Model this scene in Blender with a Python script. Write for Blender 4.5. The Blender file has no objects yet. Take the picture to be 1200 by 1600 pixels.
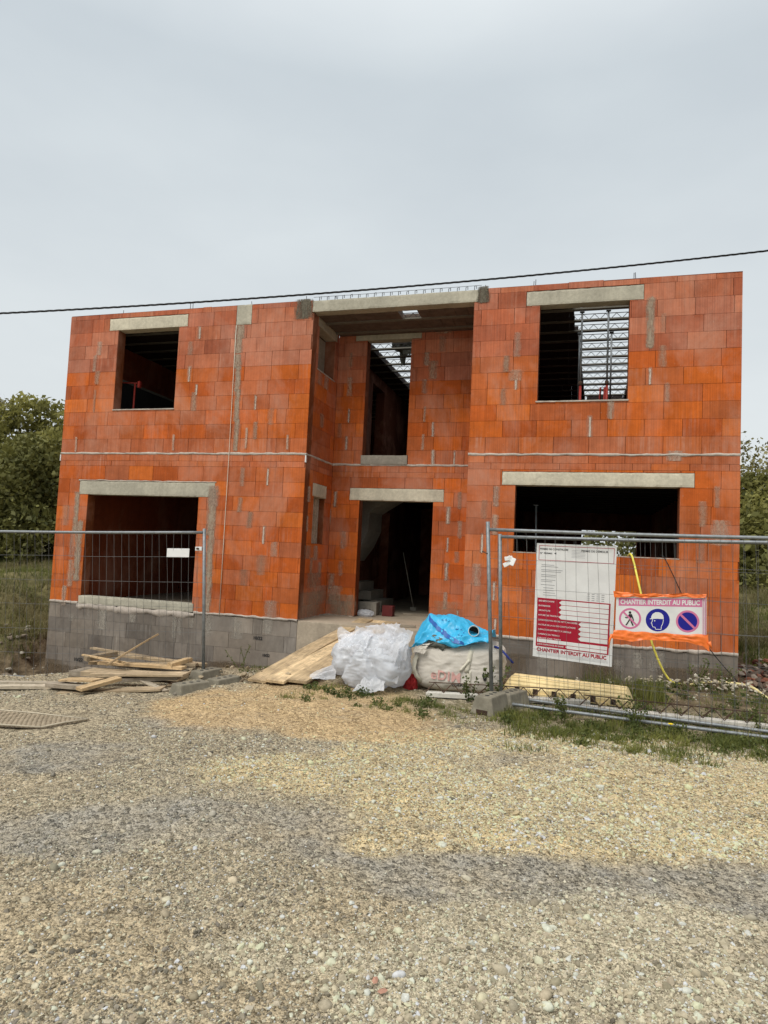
import bpy, bmesh, math, random
import numpy as np
from mathutils import Vector, Matrix, noise as mnoise
random.seed(7); RNG = np.random.default_rng(11)
sc = bpy.context.scene
COL = sc.collection
R_ = math.radians

# ------------------------------------------------------------------ helpers
def tag(o, label=None, cat=None, group=None, kind=None):
    if label: o['label'] = label
    if cat: o['category'] = cat
    if group: o['group'] = group
    if kind: o['kind'] = kind
    return o

def empty(name, loc, label, cat, group=None, rz=0.0):
    o = bpy.data.objects.new(name, None); COL.objects.link(o)
    o.location = loc; o.rotation_euler = (0, 0, rz); o.empty_display_size = .2
    return tag(o, label, cat, group)

def new_obj(name, me, mat=None, parent=None, world=True):
    """link a mesh; world=True: vertices are in world space, shifted to the parent's origin"""
    o = bpy.data.objects.new(name, me); COL.objects.link(o)
    if mat is not None and len(me.materials) == 0: me.materials.append(mat)
    if parent is not None:
        if world:
            p = parent; off = Vector((0, 0, 0))
            while p is not None:
                off += Vector(p.location); p = p.parent
            me.transform(Matrix.Translation(-off))
        o.parent = parent
    return o

def np_mesh(name, V, F, smooth=False, mat=None, attr=None):
    """V (n,3); F list/array of equal-length faces, or list of arrays"""
    me = bpy.data.meshes.new(name)
    V = np.asarray(V, dtype=np.float32)
    groups = F if isinstance(F, list) else [F]
    groups = [np.asarray(g, dtype=np.int32) for g in groups if len(g)]
    nl = sum(g.size for g in groups); nf = sum(len(g) for g in groups)
    me.vertices.add(len(V)); me.vertices.foreach_set('co', V.ravel())
    me.loops.add(nl); me.loops.foreach_set('vertex_index', np.concatenate([g.ravel() for g in groups]))
    tot = np.concatenate([np.full(len(g), g.shape[1], dtype=np.int32) for g in groups])
    start = np.concatenate([[0], np.cumsum(tot)[:-1]]).astype(np.int32)
    me.polygons.add(nf); me.polygons.foreach_set('loop_start', start)
    me.polygons.foreach_set('loop_total', tot)
    me.polygons.foreach_set('use_smooth', np.full(nf, smooth, dtype=bool))
    if attr is not None:
        for an, av in attr.items():
            a = me.attributes.new(an, 'FLOAT_COLOR', 'POINT')
            a.data.foreach_set('color', np.asarray(av, dtype=np.float32).ravel())
    me.update(calc_edges=True); me.validate()
    if mat is not None: me.materials.append(mat)
    return me

class MB:
    """collects shapes into one mesh"""
    def __init__(self):
        self.v = []; self.f = []; self.c = []; self.uv = []
        self.tone = (1, 1, 1, 1)
    def _add(self, vs, fs):
        n = len(self.v); self.v += [tuple(p) for p in vs]
        for f in fs:
            self.f.append(tuple(i + n for i in f)); self.c.append(self.tone)
    def box(self, x0, x1, y0, y1, z0, z1):
        self._add([(x0,y0,z0),(x1,y0,z0),(x1,y1,z0),(x0,y1,z0),(x0,y0,z1),(x1,y0,z1),(x1,y1,z1),(x0,y1,z1)],
                  [(0,3,2,1),(4,5,6,7),(0,1,5,4),(1,2,6,5),(2,3,7,6),(3,0,4,7)])
        return self
    def obox(self, c, ax, ay, az, sx, sy, sz):
        c = Vector(c); vs = []
        for z in (-1, 1):
            for x, y in ((-1,-1),(1,-1),(1,1),(-1,1)):
                vs.append(c + ax*(x*sx/2) + ay*(y*sy/2) + az*(z*sz/2))
        self._add(vs, [(0,3,2,1),(4,5,6,7),(0,1,5,4),(1,2,6,5),(2,3,7,6),(3,0,4,7)])
        return self
    def tube(self, pts, r, seg=8, cap=True):
        pts = [Vector(p) for p in pts]; n = len(pts); rings = []
        rr = r if isinstance(r, (list, tuple)) else [r]*n
        up = None
        for i, p in enumerate(pts):
            d = (pts[min(i+1, n-1)] - pts[max(i-1, 0)]).normalized()
            if up is None:
                up = d.orthogonal().normalized()
            up = (up - d*up.dot(d))
            up = up.normalized() if up.length > 1e-6 else d.orthogonal().normalized()
            s = d.cross(up)
            rings.append([p + (up*math.cos(2*math.pi*k/seg) + s*math.sin(2*math.pi*k/seg))*rr[i] for k in range(seg)])
        vs = [q for ring in rings for q in ring]; fs = []
        for i in range(n-1):
            for k in range(seg):
                a = i*seg+k; b = i*seg+(k+1) % seg
                fs.append((a, b, b+seg, a+seg))
        if cap:
            fs.append(tuple(reversed(range(seg)))); fs.append(tuple(range((n-1)*seg, n*seg)))
        self._add(vs, fs); return self
    def prism(self, poly, d0, d1, fn):
        """poly in 2D, extruded from d0 to d1; fn(a,b,d)->xyz"""
        n = len(poly)
        vs = [fn(a, b, d0) for a, b in poly] + [fn(a, b, d1) for a, b in poly]
        fs = [tuple(reversed(range(n))), tuple(range(n, 2*n))]
        for i in range(n):
            j = (i+1) % n; fs.append((i, j, j+n, i+n))
        self._add(vs, fs); return self
    def quad(self, a, b, c, d):
        self._add([a, b, c, d], [(0,1,2,3)]); return self
    def mesh(self, name, mat=None, smooth=False, bevel=0):
        me = bpy.data.meshes.new(name)
        me.from_pydata(self.v, [], self.f)
        at = me.color_attributes.new('tone', 'FLOAT_COLOR', 'CORNER')
        cols = []
        for p, c in zip(me.polygons, self.c):
            cols += list(c)*p.loop_total
        at.data.foreach_set('color', cols)
        if smooth: me.polygons.foreach_set('use_smooth', [True]*len(me.polygons))
        if mat: me.materials.append(mat)
        bm = bmesh.new(); bm.from_mesh(me)
        bmesh.ops.recalc_face_normals(bm, faces=bm.faces)
        if bevel:
            es = [e for e in bm.edges if len(e.link_faces) == 2 and e.calc_face_angle(0) > .5]
            bmesh.ops.bevel(bm, geom=es, offset=bevel, segments=2, profile=.6, affect='EDGES')
        bm.to_mesh(me); bm.free()
        return me
    def build(self, name, mat, parent=None, smooth=False, bevel=0, world=True):
        return new_obj(name, self.mesh(name, mat, smooth, bevel), None, parent, world)

# ---- numpy value noise
def _h(ix, iy, iz, s):
    n = (ix*374761393 + iy*668265263 + iz*2147483647 + s*974634541) & 0xFFFFFFFF
    n = ((n ^ (n >> 13))*1274126177) & 0xFFFFFFFF
    n = ((n ^ (n >> 16))*2246822519) & 0xFFFFFFFF
    return ((n ^ (n >> 15)) & 0xFFFFFF)/float(0xFFFFFF)
def vnoise(p, seed=0):
    p = np.asarray(p, dtype=np.float64)
    if p.shape[1] == 2: p = np.concatenate([p, np.zeros((len(p), 1))], 1)
    i = np.floor(p).astype(np.int64); f = p - i; f = f*f*(3-2*f)
    out = 0
    for dx in (0, 1):
        for dy in (0, 1):
            for dz in (0, 1):
                w = (f[:,0] if dx else 1-f[:,0])*(f[:,1] if dy else 1-f[:,1])*(f[:,2] if dz else 1-f[:,2])
                out = out + w*_h(i[:,0]+dx, i[:,1]+dy, i[:,2]+dz, seed)
    return out*2-1
def fbm(p, o=4, seed=0, g=.5):
    p = np.asarray(p, dtype=np.float64); a = 1; t = 0; s = 0
    for k in range(o):
        t = t + a*vnoise(p*(2**k) + 17.3*k, seed+k); s += a; a *= g
    return t/s
def ridge(p, o=4, seed=0, g=.55):
    p = np.asarray(p, dtype=np.float64); a = 1; t = 0; s = 0
    for k in range(o):
        t = t + a*(1-np.abs(vnoise(p*(2**k) + 9.1*k, seed+k))*2); s += a; a *= g
    return t/s
def sstep(x):
    x = np.clip(x, 0, 1); return x*x*(3-2*x)

def text_mesh(txt, size=1.0, bold=0.0, spacing=1.0):
    cu = bpy.data.curves.new('lettering', 'FONT'); cu.body = txt; cu.size = size
    cu.align_x = 'LEFT'; cu.offset = bold; cu.space_character = spacing; cu.resolution_u = 3
    o = bpy.data.objects.new('lettering_tmp', cu); COL.objects.link(o)
    dg = bpy.context.evaluated_depsgraph_get(); dg.update()
    ev = o.evaluated_get(dg); me = bpy.data.meshes.new_from_object(ev)
    bpy.data.objects.remove(o); bpy.data.curves.remove(cu)
    V = [tuple(v.co) for v in me.vertices]; F = [tuple(p.vertices) for p in me.polygons]
    bpy.data.meshes.remove(me)
    return V, F

# ------------------------------------------------------------------ materials
class NT:
    def __init__(self, name):
        self.m = bpy.data.materials.new(name); self.m.use_nodes = True
        self.t = self.m.node_tree; self.n = self.t.nodes; self.l = self.t.links
        self.b = self.n['Principled BSDF']
    def node(self, typ, **kw):
        x = self.n.new(typ)
        for k, v in kw.items():
            if k in x.inputs.keys(): x.inputs[k].default_value = v
            else: setattr(x, k, v)
        return x
    def link(self, a, b): self.l.new(a, b)
    def coord(self, scale=(1,1,1), kind='Object'):
        tc = self.node('ShaderNodeTexCoord'); mp = self.node('ShaderNodeMapping')
        mp.inputs['Scale'].default_value = scale
        self.link(tc.outputs[kind], mp.inputs['Vector']); return mp.outputs['Vector']
    def noise(self, vec, scale, detail=4, rough=.55, dist=0):
        x = self.node('ShaderNodeTexNoise'); x.inputs['Scale'].default_value = scale
        x.inputs['Detail'].default_value = detail; x.inputs['Roughness'].default_value = rough
        x.inputs['Distortion'].default_value = dist
        self.link(vec, x.inputs['Vector']); return x.outputs['Fac']
    def ramp(self, fac, a, b, ca=(0,0,0,1), cb=(1,1,1,1)):
        r = self.node('ShaderNodeValToRGB'); e = r.color_ramp.elements
        e[0].position = a; e[1].position = b; e[0].color = ca; e[1].color = cb
        self.link(fac, r.inputs['Fac']); return r.outputs['Color']
    def mix(self, fac, a, b, mode='MIX'):
        x = self.node('ShaderNodeMix'); x.data_type = 'RGBA'; x.blend_type = mode
        for s, v in ((x.inputs[0], fac), (x.inputs[6], a), (x.inputs[7], b)):
            if isinstance(v, (int, float)): s.default_value = v
            elif isinstance(v, tuple): s.default_value = v if len(v) == 4 else v+(1,)
            else: self.link(v, s)
        return x.outputs[2]
    def math(self, op, a, b=0.0):
        x = self.node('ShaderNodeMath'); x.operation = op
        for s, v in ((x.inputs[0], a), (x.inputs[1], b)):
            if isinstance(v, (int, float)): s.default_value = v
            else: self.link(v, s)
        return x.outputs[0]
    def bump(self, h, strength=.3, dist=.01):
        x = self.node('ShaderNodeBump'); x.inputs['Strength'].default_value = strength
        x.inputs['Distance'].default_value = dist
        self.link(h, x.inputs['Height']); self.link(x.outputs['Normal'], self.b.inputs['Normal'])
    def set(self, **kw):
        for k, v in kw.items():
            s = self.b.inputs[k.replace('_', ' ')]
            if isinstance(v, (int, float)): s.default_value = v
            elif isinstance(v, tuple): s.default_value = v if len(v) == 4 else v+(1,)
            else: self.link(v, s)

def m_plain(name, col, rough=.6, metal=0., var=.25, scale=8, bump=0., spec=.3):
    t = NT(name); v = t.coord()
    n = t.noise(v, scale, 5, .6)
    d = tuple(c*(1-var) for c in col); l = tuple(min(1, c*(1+var*.8)) for c in col)
    t.set(Base_Color=t.ramp(n, .3, .7, d+(1,), l+(1,)), Roughness=rough, Metallic=metal)
    t.b.inputs['Specular IOR Level'].default_value = spec
    if bump: t.bump(t.noise(v, scale*4, 4), bump, .01)
    return t.m

def m_block(name, chalk=(.50,.27,.19), chalk_amt=.62, rib=1.0, haze=1.0):
    """fired clay or concrete masonry; per-block colour comes from the mesh attribute 'tone'"""
    t = NT(name)
    at = t.node('ShaderNodeAttribute'); at.attribute_name = 'tone'
    tc = t.node('ShaderNodeTexCoord'); sp = t.node('ShaderNodeSeparateXYZ')
    t.link(tc.outputs['Object'], sp.inputs[0])
    u = t.math('ADD', sp.outputs[0], t.math('MULTIPLY', sp.outputs[1], 1.0))
    cb = t.node('ShaderNodeCombineXYZ'); t.link(u, cb.inputs[0]); t.link(sp.outputs[2], cb.inputs[2])
    vec = cb.outputs[0]
    def sv(s):
        mp = t.node('ShaderNodeMapping'); mp.inputs['Scale'].default_value = s
        t.link(vec, mp.inputs['Vector']); return mp.outputs['Vector']
    big = t.noise(sv((1.1, 1, 1.1)), 1.3, 4, .6)
    fine = t.noise(sv((1, 1, 1)), 9, 6, .65)
    streak = t.noise(sv((22, 1, .9)), 1, 4, .6)
    rib_n = t.noise(sv((75, 1, .5)), 1, 2, .5)
    c = at.outputs['Color']
    c = t.mix(1.0, c, t.ramp(big, .3, .72, (.78,.76,.76,1), (1.16,1.14,1.12,1)), 'MULTIPLY')
    c = t.mix(1.0, c, t.ramp(fine, .3, .7, (.86,.86,.86,1), (1.1,1.1,1.1,1)), 'MULTIPLY')
    c = t.mix(.8*rib, c, t.ramp(rib_n, .38, .62, (.82,.8,.8,1), (1.07,1.07,1.07,1)), 'MULTIPLY')
    # chalky efflorescence in vertical streaks; its amount is a property of the block (alpha)
    k = t.ramp(streak, .47, .66)
    k = t.math('MULTIPLY', k, t.ramp(t.noise(sv((1,1,1)), 2.6, 3, .6), .44, .66))
    k = t.math('MULTIPLY', k, t.math('MULTIPLY', at.outputs['Alpha'], chalk_amt))
    c = t.mix(k, c, chalk)
    hz = t.math('MULTIPLY', t.ramp(t.noise(sv((1,1,.7)), 1.1, 6, .68, .4), .48, .70), .48*haze)
    c = t.mix(hz, c, chalk)
    dp = t.math('MULTIPLY', t.ramp(t.noise(sv((5,1,.45)), 1.0, 5, .65), .55, .74), .45*haze)
    c = t.mix(dp, c, t.mix(1.0, c, (.55,.5,.5), 'MULTIPLY'))
    spk = t.math('MULTIPLY', t.ramp(t.noise(sv((3,1,1)), 26, 3, .6), .66, .74), .55*haze)
    c = t.mix(spk, c, (.52,.42,.33))
    t.set(Base_Color=c, Roughness=.88); t.b.inputs['Specular IOR Level'].default_value = .2
    t.bump(t.math('ADD', t.math('MULTIPLY', rib_n, .6*rib), t.math('MULTIPLY', fine, .7)), .35, .006)
    return t.m

def m_concrete(name, col, var=.25, pores=True, stain=0.25):
    t = NT(name); v = t.coord()
    a = t.noise(v, 2.2, 6, .65); b = t.noise(v, 22, 5, .6)
    d = tuple(c*(1-var) for c in col); l = tuple(c*(1+var*.6) for c in col)
    c = t.ramp(a, .3, .7, d+(1,), l+(1,))
    c = t.mix(1.0, c, t.ramp(b, .3, .7, (.85,.85,.85,1), (1.1,1.1,1.1,1)), 'MULTIPLY')
    st = t.noise(t.coord((9, 9, .8)), 1.0, 4, .6)
    c = t.mix(t.math('MULTIPLY', t.ramp(st, .5, .72), stain), c, tuple(x*.45 for x in col))
    if pores:
        vo = t.node('ShaderNodeTexVoronoi'); vo.inputs['Scale'].default_value = 26; t.link(v, vo.inputs['Vector'])
        c = t.mix(t.ramp(vo.outputs['Distance'], .05, .13, (.75,.75,.75,1), (0,0,0,1)), c, tuple(x*.3 for x in col))
    t.set(Base_Color=c, Roughness=.9); t.b.inputs['Specular IOR Level'].default_value = .2
    t.bump(b, .4, .008)
    return t.m

def m_wood(name, col, grain_axis='X'):
    t = NT(name); v = t.coord((1.5, 18, 18) if grain_axis == 'X' else (18, 1.5, 18))
    a = t.noise(v, 2.2, 6, .62, .6); b = t.noise(t.coord(), 3, 4)
    c = t.ramp(a, .3, .72, tuple(x*.55 for x in col)+(1,), tuple(min(1, x*1.2) for x in col)+(1,))
    c = t.mix(1.0, c, t.ramp(b, .3, .7, (.68,.66,.62,1), (1.12,1.1,1.08,1)), 'MULTIPLY')
    c = t.mix(t.math('MULTIPLY', t.ramp(t.noise(t.coord(), 5.5, 6, .68), .50, .68), .6), c, (.20,.155,.105))
    c = t.mix(t.math('MULTIPLY', t.ramp(t.noise(t.coord(), 17, 5, .6), .58, .68), .5), c, (.11,.08,.05))
    oi = t.node('ShaderNodeObjectInfo')
    c = t.mix(1.0, c, t.ramp(oi.outputs['Random'], 0, 1, (.72,.7,.68,1), (1.15,1.12,1.08,1)), 'MULTIPLY')
    t.set(Base_Color=c, Roughness=.82); t.b.inputs['Specular IOR Level'].default_value = .25
    t.bump(a, .35, .004); return t.m

M = {}
M['clay'] = m_block('fired_clay_block')
M['clay_in'] = m_block('inner_clay', chalk_amt=.1)
M['cmu'] = m_block('concrete_block', chalk=(.42,.38,.33), chalk_amt=.5, rib=.12, haze=.6)
M['lintel'] = m_concrete('pale_precast_concrete', (.56,.51,.39))
M['lintel_grey'] = m_concrete('grey_green_concrete', (.43,.40,.315))
M['concrete'] = m_concrete('cast_concrete', (.30,.27,.22), .3)
M['porch'] = m_concrete('dusty_porch_concrete', (.40,.33,.245), .25, False, .15)
M['mortar'] = m_concrete('mortar', (.46,.40,.34), .3, False, .1)
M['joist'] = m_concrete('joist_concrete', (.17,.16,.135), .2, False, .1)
M['infill'] = m_plain('dark_infill', (.022,.014,.012), .9, var=.3)  # near-black copy: shade of the rooms put into the infill colour
M['rust'] = m_plain('rusty_steel', (.085,.05,.033), .85, var=.45, scale=14)
M['rebar'] = m_plain('dark_rebar', (.035,.03,.028), .7, var=.4)
M['galv'] = m_plain('galvanised_steel', (.22,.235,.24), .55, metal=.6, var=.25, scale=20, spec=.5)
M['wire'] = m_plain('galvanised_wire', (.15,.15,.145), .6, metal=.4, var=.2)
M['red_steel'] = m_plain('red_painted_steel', (.30,.032,.022), .5, var=.25, scale=15)
M['wood'] = m_wood('weathered_timber', (.50,.40,.27))
M['wood_new'] = m_wood('fresh_timber', (.62,.46,.27))
M['wood_grey'] = m_wood('greyed_timber', (.42,.37,.30))
M['wood_pale'] = m_wood('pale_dry_timber', (.68,.61,.49))
M['wood_ramp'] = m_wood('sanded_ramp_board', (.58,.45,.28), 'Y')
M['feet'] = m_concrete('cement_foot', (.25,.225,.17), .45, False, .4)
M['cable'] = m_plain('black_cable', (.012,.012,.013), .55, var=.2)
M['hose'] = m_plain('yellow_hose', (.72,.62,.10), .45, var=.15, scale=20)
M['hose_pale'] = m_plain('pale_yellow_hose', (.66,.56,.27), .5, var=.15, scale=20)
M['yellow'] = m_plain('yellow_formwork', (.84,.66,.34), .7, var=.18, scale=6, bump=.2)
M['slot'] = m_plain('dark_notch', (.05,.03,.02), .9, var=.3)  # dark colour painted for the shade inside holes and notches
M['white_plastic'] = m_plain('white_hard_plastic', (.74,.74,.72), .4, var=.05)
M['pvc'] = m_plain('pvc_tube', (.55,.56,.55), .4, var=.1)
M['pvc_in'] = m_plain('tube_inside', (.02,.025,.025), .7, var=.1)  # near-black for the shade inside the tube and foot sockets
M['board_white'] = m_plain('sign_white', (.70,.70,.685), .5, var=.10, scale=5)
M['sign_red'] = m_plain('sign_crimson', (.36,.008,.03), .45, var=.06, scale=3)
M['sign_pink'] = m_plain('sign_pink', (.58,.17,.31), .45, var=.06, scale=3)
M['sign_blue'] = m_plain('sign_blue', (.012,.014,.24), .4, var=.08, scale=3)
M['sign_ink'] = m_plain('sign_black', (.02,.02,.022), .5, var=.05)
M['sign_grey'] = m_plain('sign_grey_print', (.28,.28,.29), .5, var=.05)
M['orange_tape'] = m_plain('orange_netting_film', (.80,.17,.025), .4, var=.15, scale=14, spec=.5)
M['strap'] = m_plain('cream_webbing', (.62,.58,.47), .8, var=.12, scale=20)
M['blue_strap'] = m_plain('navy_strap', (.02,.035,.20), .6, var=.15)
M['red_cloth'] = m_plain('red_cloth', (.35,.02,.02), .7, var=.25)
M['print_pink'] = m_plain('faded_pink_print', (.58,.33,.29), .8, var=.2, scale=30)
M['print_black'] = m_plain('black_marker', (.03,.03,.03), .8, var=.2, scale=30)
M['infill_porch'] = m_plain('porch_infill', (.12,.09,.072), .9, var=.3)
M['bucket'] = m_plain('red_box_card', (.13,.02,.018), .6, var=.3)
M['panel_dark'] = m_plain('dark_sheet', (.02,.019,.018), .8, var=.3)  # near-black base, darkness of the rooms put into the colour
M['yellow_flower'] = m_plain('yellow_petals', (.75,.55,.02), .6, var=.1)
M['leaf_dry'] = m_plain('dry_red_leaf', (.36,.19,.13), .7, var=.3)

def m_leaf(name, c0, c1, trans=.25):
    t = NT(name); at = t.node('ShaderNodeAttribute'); at.attribute_name = 'tone'
    sp = t.node('ShaderNodeSeparateColor'); t.link(at.outputs['Color'], sp.inputs[0])
    c = t.mix(sp.outputs[0], c0, c1)
    t.set(Base_Color=c, Roughness=.6); t.b.inputs['Specular IOR Level'].default_value = .25
    tr = t.node('ShaderNodeBsdfTranslucent'); t.link(c, tr.inputs['Color'])
    ms = t.node('ShaderNodeMixShader'); ms.inputs[0].default_value = trans
    t.link(t.b.outputs[0], ms.inputs[1]); t.link(tr.outputs[0], ms.inputs[2])
    t.link(ms.outputs[0], t.n['Material Output'].inputs['Surface']); return t.m
M['leaf'] = m_leaf('tree_leaves', (.105,.105,.028), (.42,.39,.12), .5)
M['leaf_olive'] = m_leaf('olive_leaves', (.10,.092,.035), (.32,.28,.11))
M['leaf_dark'] = m_leaf('dark_leaves', (.06,.066,.02), (.25,.24,.07))
M['grass'] = m_leaf('grass_blades', (.06,.085,.02), (.25,.255,.065), .35)
M['dry_grass'] = m_leaf('dry_grass_blades', (.10,.085,.035), (.28,.24,.115), .3)
M['weed'] = m_leaf('weed_leaves', (.04,.06,.015), (.15,.17,.05), .3)
M['bark'] = m_plain('bark', (.075,.06,.045), .9, var=.4, scale=12, bump=.5)

def m_film(name, col, rough=.3, trans=.35, alpha=1.0, nscale=6):
    t = NT(name); v = t.coord(); n = t.noise(v, nscale, 6, .6)
    c = t.ramp(n, .3, .7, tuple(x*.86 for x in col)+(1,), tuple(min(1, x*1.05) for x in col)+(1,))
    t.set(Base_Color=c, Roughness=rough); t.b.inputs['Specular IOR Level'].default_value = .5
    t.bump(t.noise(v, 38, 5, .6, 1.0), .35, .01)
    tr = t.node('ShaderNodeBsdfTranslucent'); t.link(c, tr.inputs['Color'])
    ms = t.node('ShaderNodeMixShader'); ms.inputs[0].default_value = trans
    t.link(t.b.outputs[0], ms.inputs[1]); t.link(tr.outputs[0], ms.inputs[2])
    out = ms.outputs[0]
    if alpha < 1:
        tp = t.node('ShaderNodeBsdfTransparent'); m2 = t.node('ShaderNodeMixShader')
        m2.inputs[0].default_value = alpha
        t.link(tp.outputs[0], m2.inputs[1]); t.link(out, m2.inputs[2]); out = m2.outputs[0]
    t.link(out, t.n['Material Output'].inputs['Surface']); return t.m
M['film'] = m_film('white_plastic_film', (.79,.805,.83), .20, .52)
M['film_thin'] = m_film('thin_clear_film', (.86,.87,.90), .18, .35, .62)
M['tarp'] = m_film('cyan_tarpaulin', (.035,.42,.70), .35, .1)
M['tarp_band'] = m_film('blue_tarpaulin_band', (.004,.085,.33), .4, .02)
M['bigbag'] = m_film('woven_cream_fabric', (.66,.61,.53), .75, .10)
M['mesh_tarp'] = m_film('grey_green_sheet', (.10,.105,.085), .8, .05, 1.0, 20)

def m_smear():
    """mortar smeared over a joint: ragged edge in the patch's own UV space"""
    t = NT('mortar_smear'); uv = t.node('ShaderNodeUVMap'); uv.uv_map = 'uv'
    sp = t.node('ShaderNodeSeparateXYZ'); t.link(uv.outputs[0], sp.inputs[0])
    fx = t.math('FRACT', sp.outputs[0]); fy = t.math('FRACT', sp.outputs[1])
    ex = t.math('SUBTRACT', 1.0, t.math('POWER', t.math('ABSOLUTE', t.math('SUBTRACT', t.math('MULTIPLY', fx, 2.0), 1.0)), 2.0))
    ey = t.math('SUBTRACT', 1.0, t.math('POWER', t.math('ABSOLUTE', t.math('SUBTRACT', t.math('MULTIPLY', fy, 2.0), 1.0)), 8.0))
    e = t.math('MULTIPLY', ex, t.math('MINIMUM', t.math('MULTIPLY', ey, 1.6), 1.0))
    v = t.coord(); n = t.noise(t.coord((2.4, 2.4, .55)), 13, 6, .7)
    a = t.math('ADD', t.math('MULTIPLY', e, .85), t.math('SUBTRACT', t.math('MULTIPLY', n, 1.5), 1.05))
    at = t.node('ShaderNodeAttribute'); at.attribute_name = 'tone'
    al = t.math('MULTIPLY', t.ramp(a, .0, .62), at.outputs['Alpha'])
    c = t.mix(1.0, at.outputs['Color'], t.ramp(t.noise(v, 30, 5), .3, .7, (.7,.7,.7,1), (1.15,1.15,1.15,1)), 'MULTIPLY')
    t.set(Base_Color=c, Roughness=.92, Alpha=al); t.b.inputs['Specular IOR Level'].default_value = .15
    return t.m
M['smear'] = m_smear()
SM_FRONT= [(2.75, 4.85, 0.07, 0.21), (2.59, 4.58, 0.12, 0.23), (2.6, 4.12, 0.09, 0.27), (2.76, 3.84, 0.06, 0.19), (2.73, 3.63, 0.12, 0.31), (3.91, 3.59, 0.05, 0.24), (4.21, 3.34, 0.12, 0.26), (3.94, 3.11, 0.09, 0.28), (3.54, 4.82, 0.16, 0.23), (3.53, 4.58, 0.13, 0.25), (3.53, 4.31, 0.12, 0.23), (3.55, 4.0, 0.1, 0.41), (3.57, 3.54, 0.09, 0.53), (3.59, 3.03, 0.08, 0.52), (3.75, 2.32, 0.1, 0.3), (4.22, 2.33, 0.07, 0.28), (3.74, 1.85, 0.1, 0.24), (3.94, 1.6, 0.12, 0.26), (4.21, 1.36, 0.08, 0.3), (4.41, 1.13, 0.14, 0.23), (4.19, 0.86, 0.19, 0.32), (3.89, 0.64, 0.16, 0.25), (4.41, 0.15, 0.25, 0.27), (8.0, 2.08, 0.1, 0.29), (7.83, 1.88, 0.11, 0.27), (8.0, 1.65, 0.1, 0.29), (7.81, 1.37, 0.06, 0.29), (7.75, 0.89, 0.14, 0.32), (7.78, 0.44, 0.09, 0.3), (8.02, 0.67, 0.09, 0.27), (8.05, 0.16, 0.09, 0.21), (11.01, 2.13, 0.08, 0.28), (10.83, 1.89, 0.11, 0.34), (11.05, 1.64, 0.25, 0.33), (10.82, 1.41, 0.13, 0.38), (10.46, 2.7, 0.24, 0.14), (10.11, 4.63, 0.1, 0.71), (10.28, 4.62, 0.08, 0.26), (10.28, 4.13, 0.12, 0.3), (10.12, 3.85, 0.06, 0.24), (10.35, 3.61, 0.07, 0.26), (9.6, 3.37, 0.1, 0.26), (9.31, 3.13, 0.09, 0.3), (8.05, 3.59, 0.1, 0.24), (8.24, 4.39, 0.11, 0.36), (8.08, 4.1, 0.1, 0.24), (8.23, 3.92, 0.21, 0.16), (8.24, 3.78, 0.08, 0.16), (0.68, 4.66, 0.12, 0.24), (0.6, 4.38, 0.09, 0.29), (0.68, 4.11, 0.12, 0.24), (0.66, 3.68, 0.05, 0.39), (0.44, 1.64, 0.1, 0.7), (0.54, 0.94, 0.13, 1.04), (0.41, 1.05, 0.14, 0.46), (0.41, 0.53, 0.13, 0.46), (0.31, 0.12, 0.11, 0.34), (0.22, 1.57, 0.17, 0.35), (3.21, 1.71, 0.15, 0.76), (3.23, 1.01, 0.12, 0.76), (3.24, 0.36, 0.11, 0.64), (3.23, 1.99, 0.22, 0.33)]
SM_BACK= [(6.74, 2.86, 0.06, 0.25), (7.12, 2.83, 0.03, 0.23), (7.24, 2.11, 0.08, 0.29), (7.05, 1.85, 0.09, 0.29), (7.26, 1.61, 0.08, 0.29), (7.06, 1.34, 0.07, 0.25), (7.23, 1.14, 0.1, 0.18), (7.06, 0.88, 0.09, 0.29), (7.06, 0.39, 0.08, 0.28), (7.28, 0.12, 0.05, 0.22), (6.83, 4.87, 0.14, 0.27), (6.56, 4.61, 0.12, 0.23), (6.68, 4.41, 0.16, 0.31), (6.54, 4.12, 0.11, 0.25), (6.56, 3.62, 0.05, 0.27), (6.72, 3.35, 0.07, 0.25), (6.55, 3.12, 0.06, 0.27), (6.74, 2.85, 0.08, 0.25), (7.12, 2.86, 0.04, 0.23), (6.86, 5.14, 0.29, 0.16), (5.14, 4.15, 0.11, 0.33), (5.15, 3.61, 0.06, 0.25), (4.99, 3.34, 0.09, 0.25), (5.13, 3.11, 0.06, 0.25), (5.14, 4.65, 0.09, 0.25), (4.97, 2.08, 0.09, 0.28), (4.88, 1.75, 0.07, 0.28), (5.16, 1.35, 0.12, 0.3), (5.14, 0.84, 0.1, 0.25), (4.98, 0.6, 0.12, 0.27), (5.04, 0.36, 0.29, 0.32), (5.17, 0.14, 0.34, 0.23)]
SM_SIDE= [(0.21, 2.07, 0.14, 0.25), (0.2, 1.58, 0.11, 0.25), (0.29, 1.11, 0.33, 0.21), (0.63, 1.1, 0.23, 0.24), (0.46, 0.88, 0.14, 0.26), (0.85, 0.81, 0.18, 0.25), (0.67, 0.64, 0.7, 0.22), (0.82, 0.37, 0.9, 0.31), (0.57, 0.12, 0.75, 0.2), (0.4, 4.09, 0.25, 0.22), (0.71, 4.09, 0.26, 0.23), (0.6, 3.39, 0.21, 0.23)]
Z_sand= [(4.71, -5.4, 0.8, 0.88), (5.41, -4.81, 1.04, 0.84), (5.85, -5.46, 0.7, 0.55), (4.18, -5.12, 0.38, 0.55), (5.64, -5.99, 0.88, 0.32)]
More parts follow.
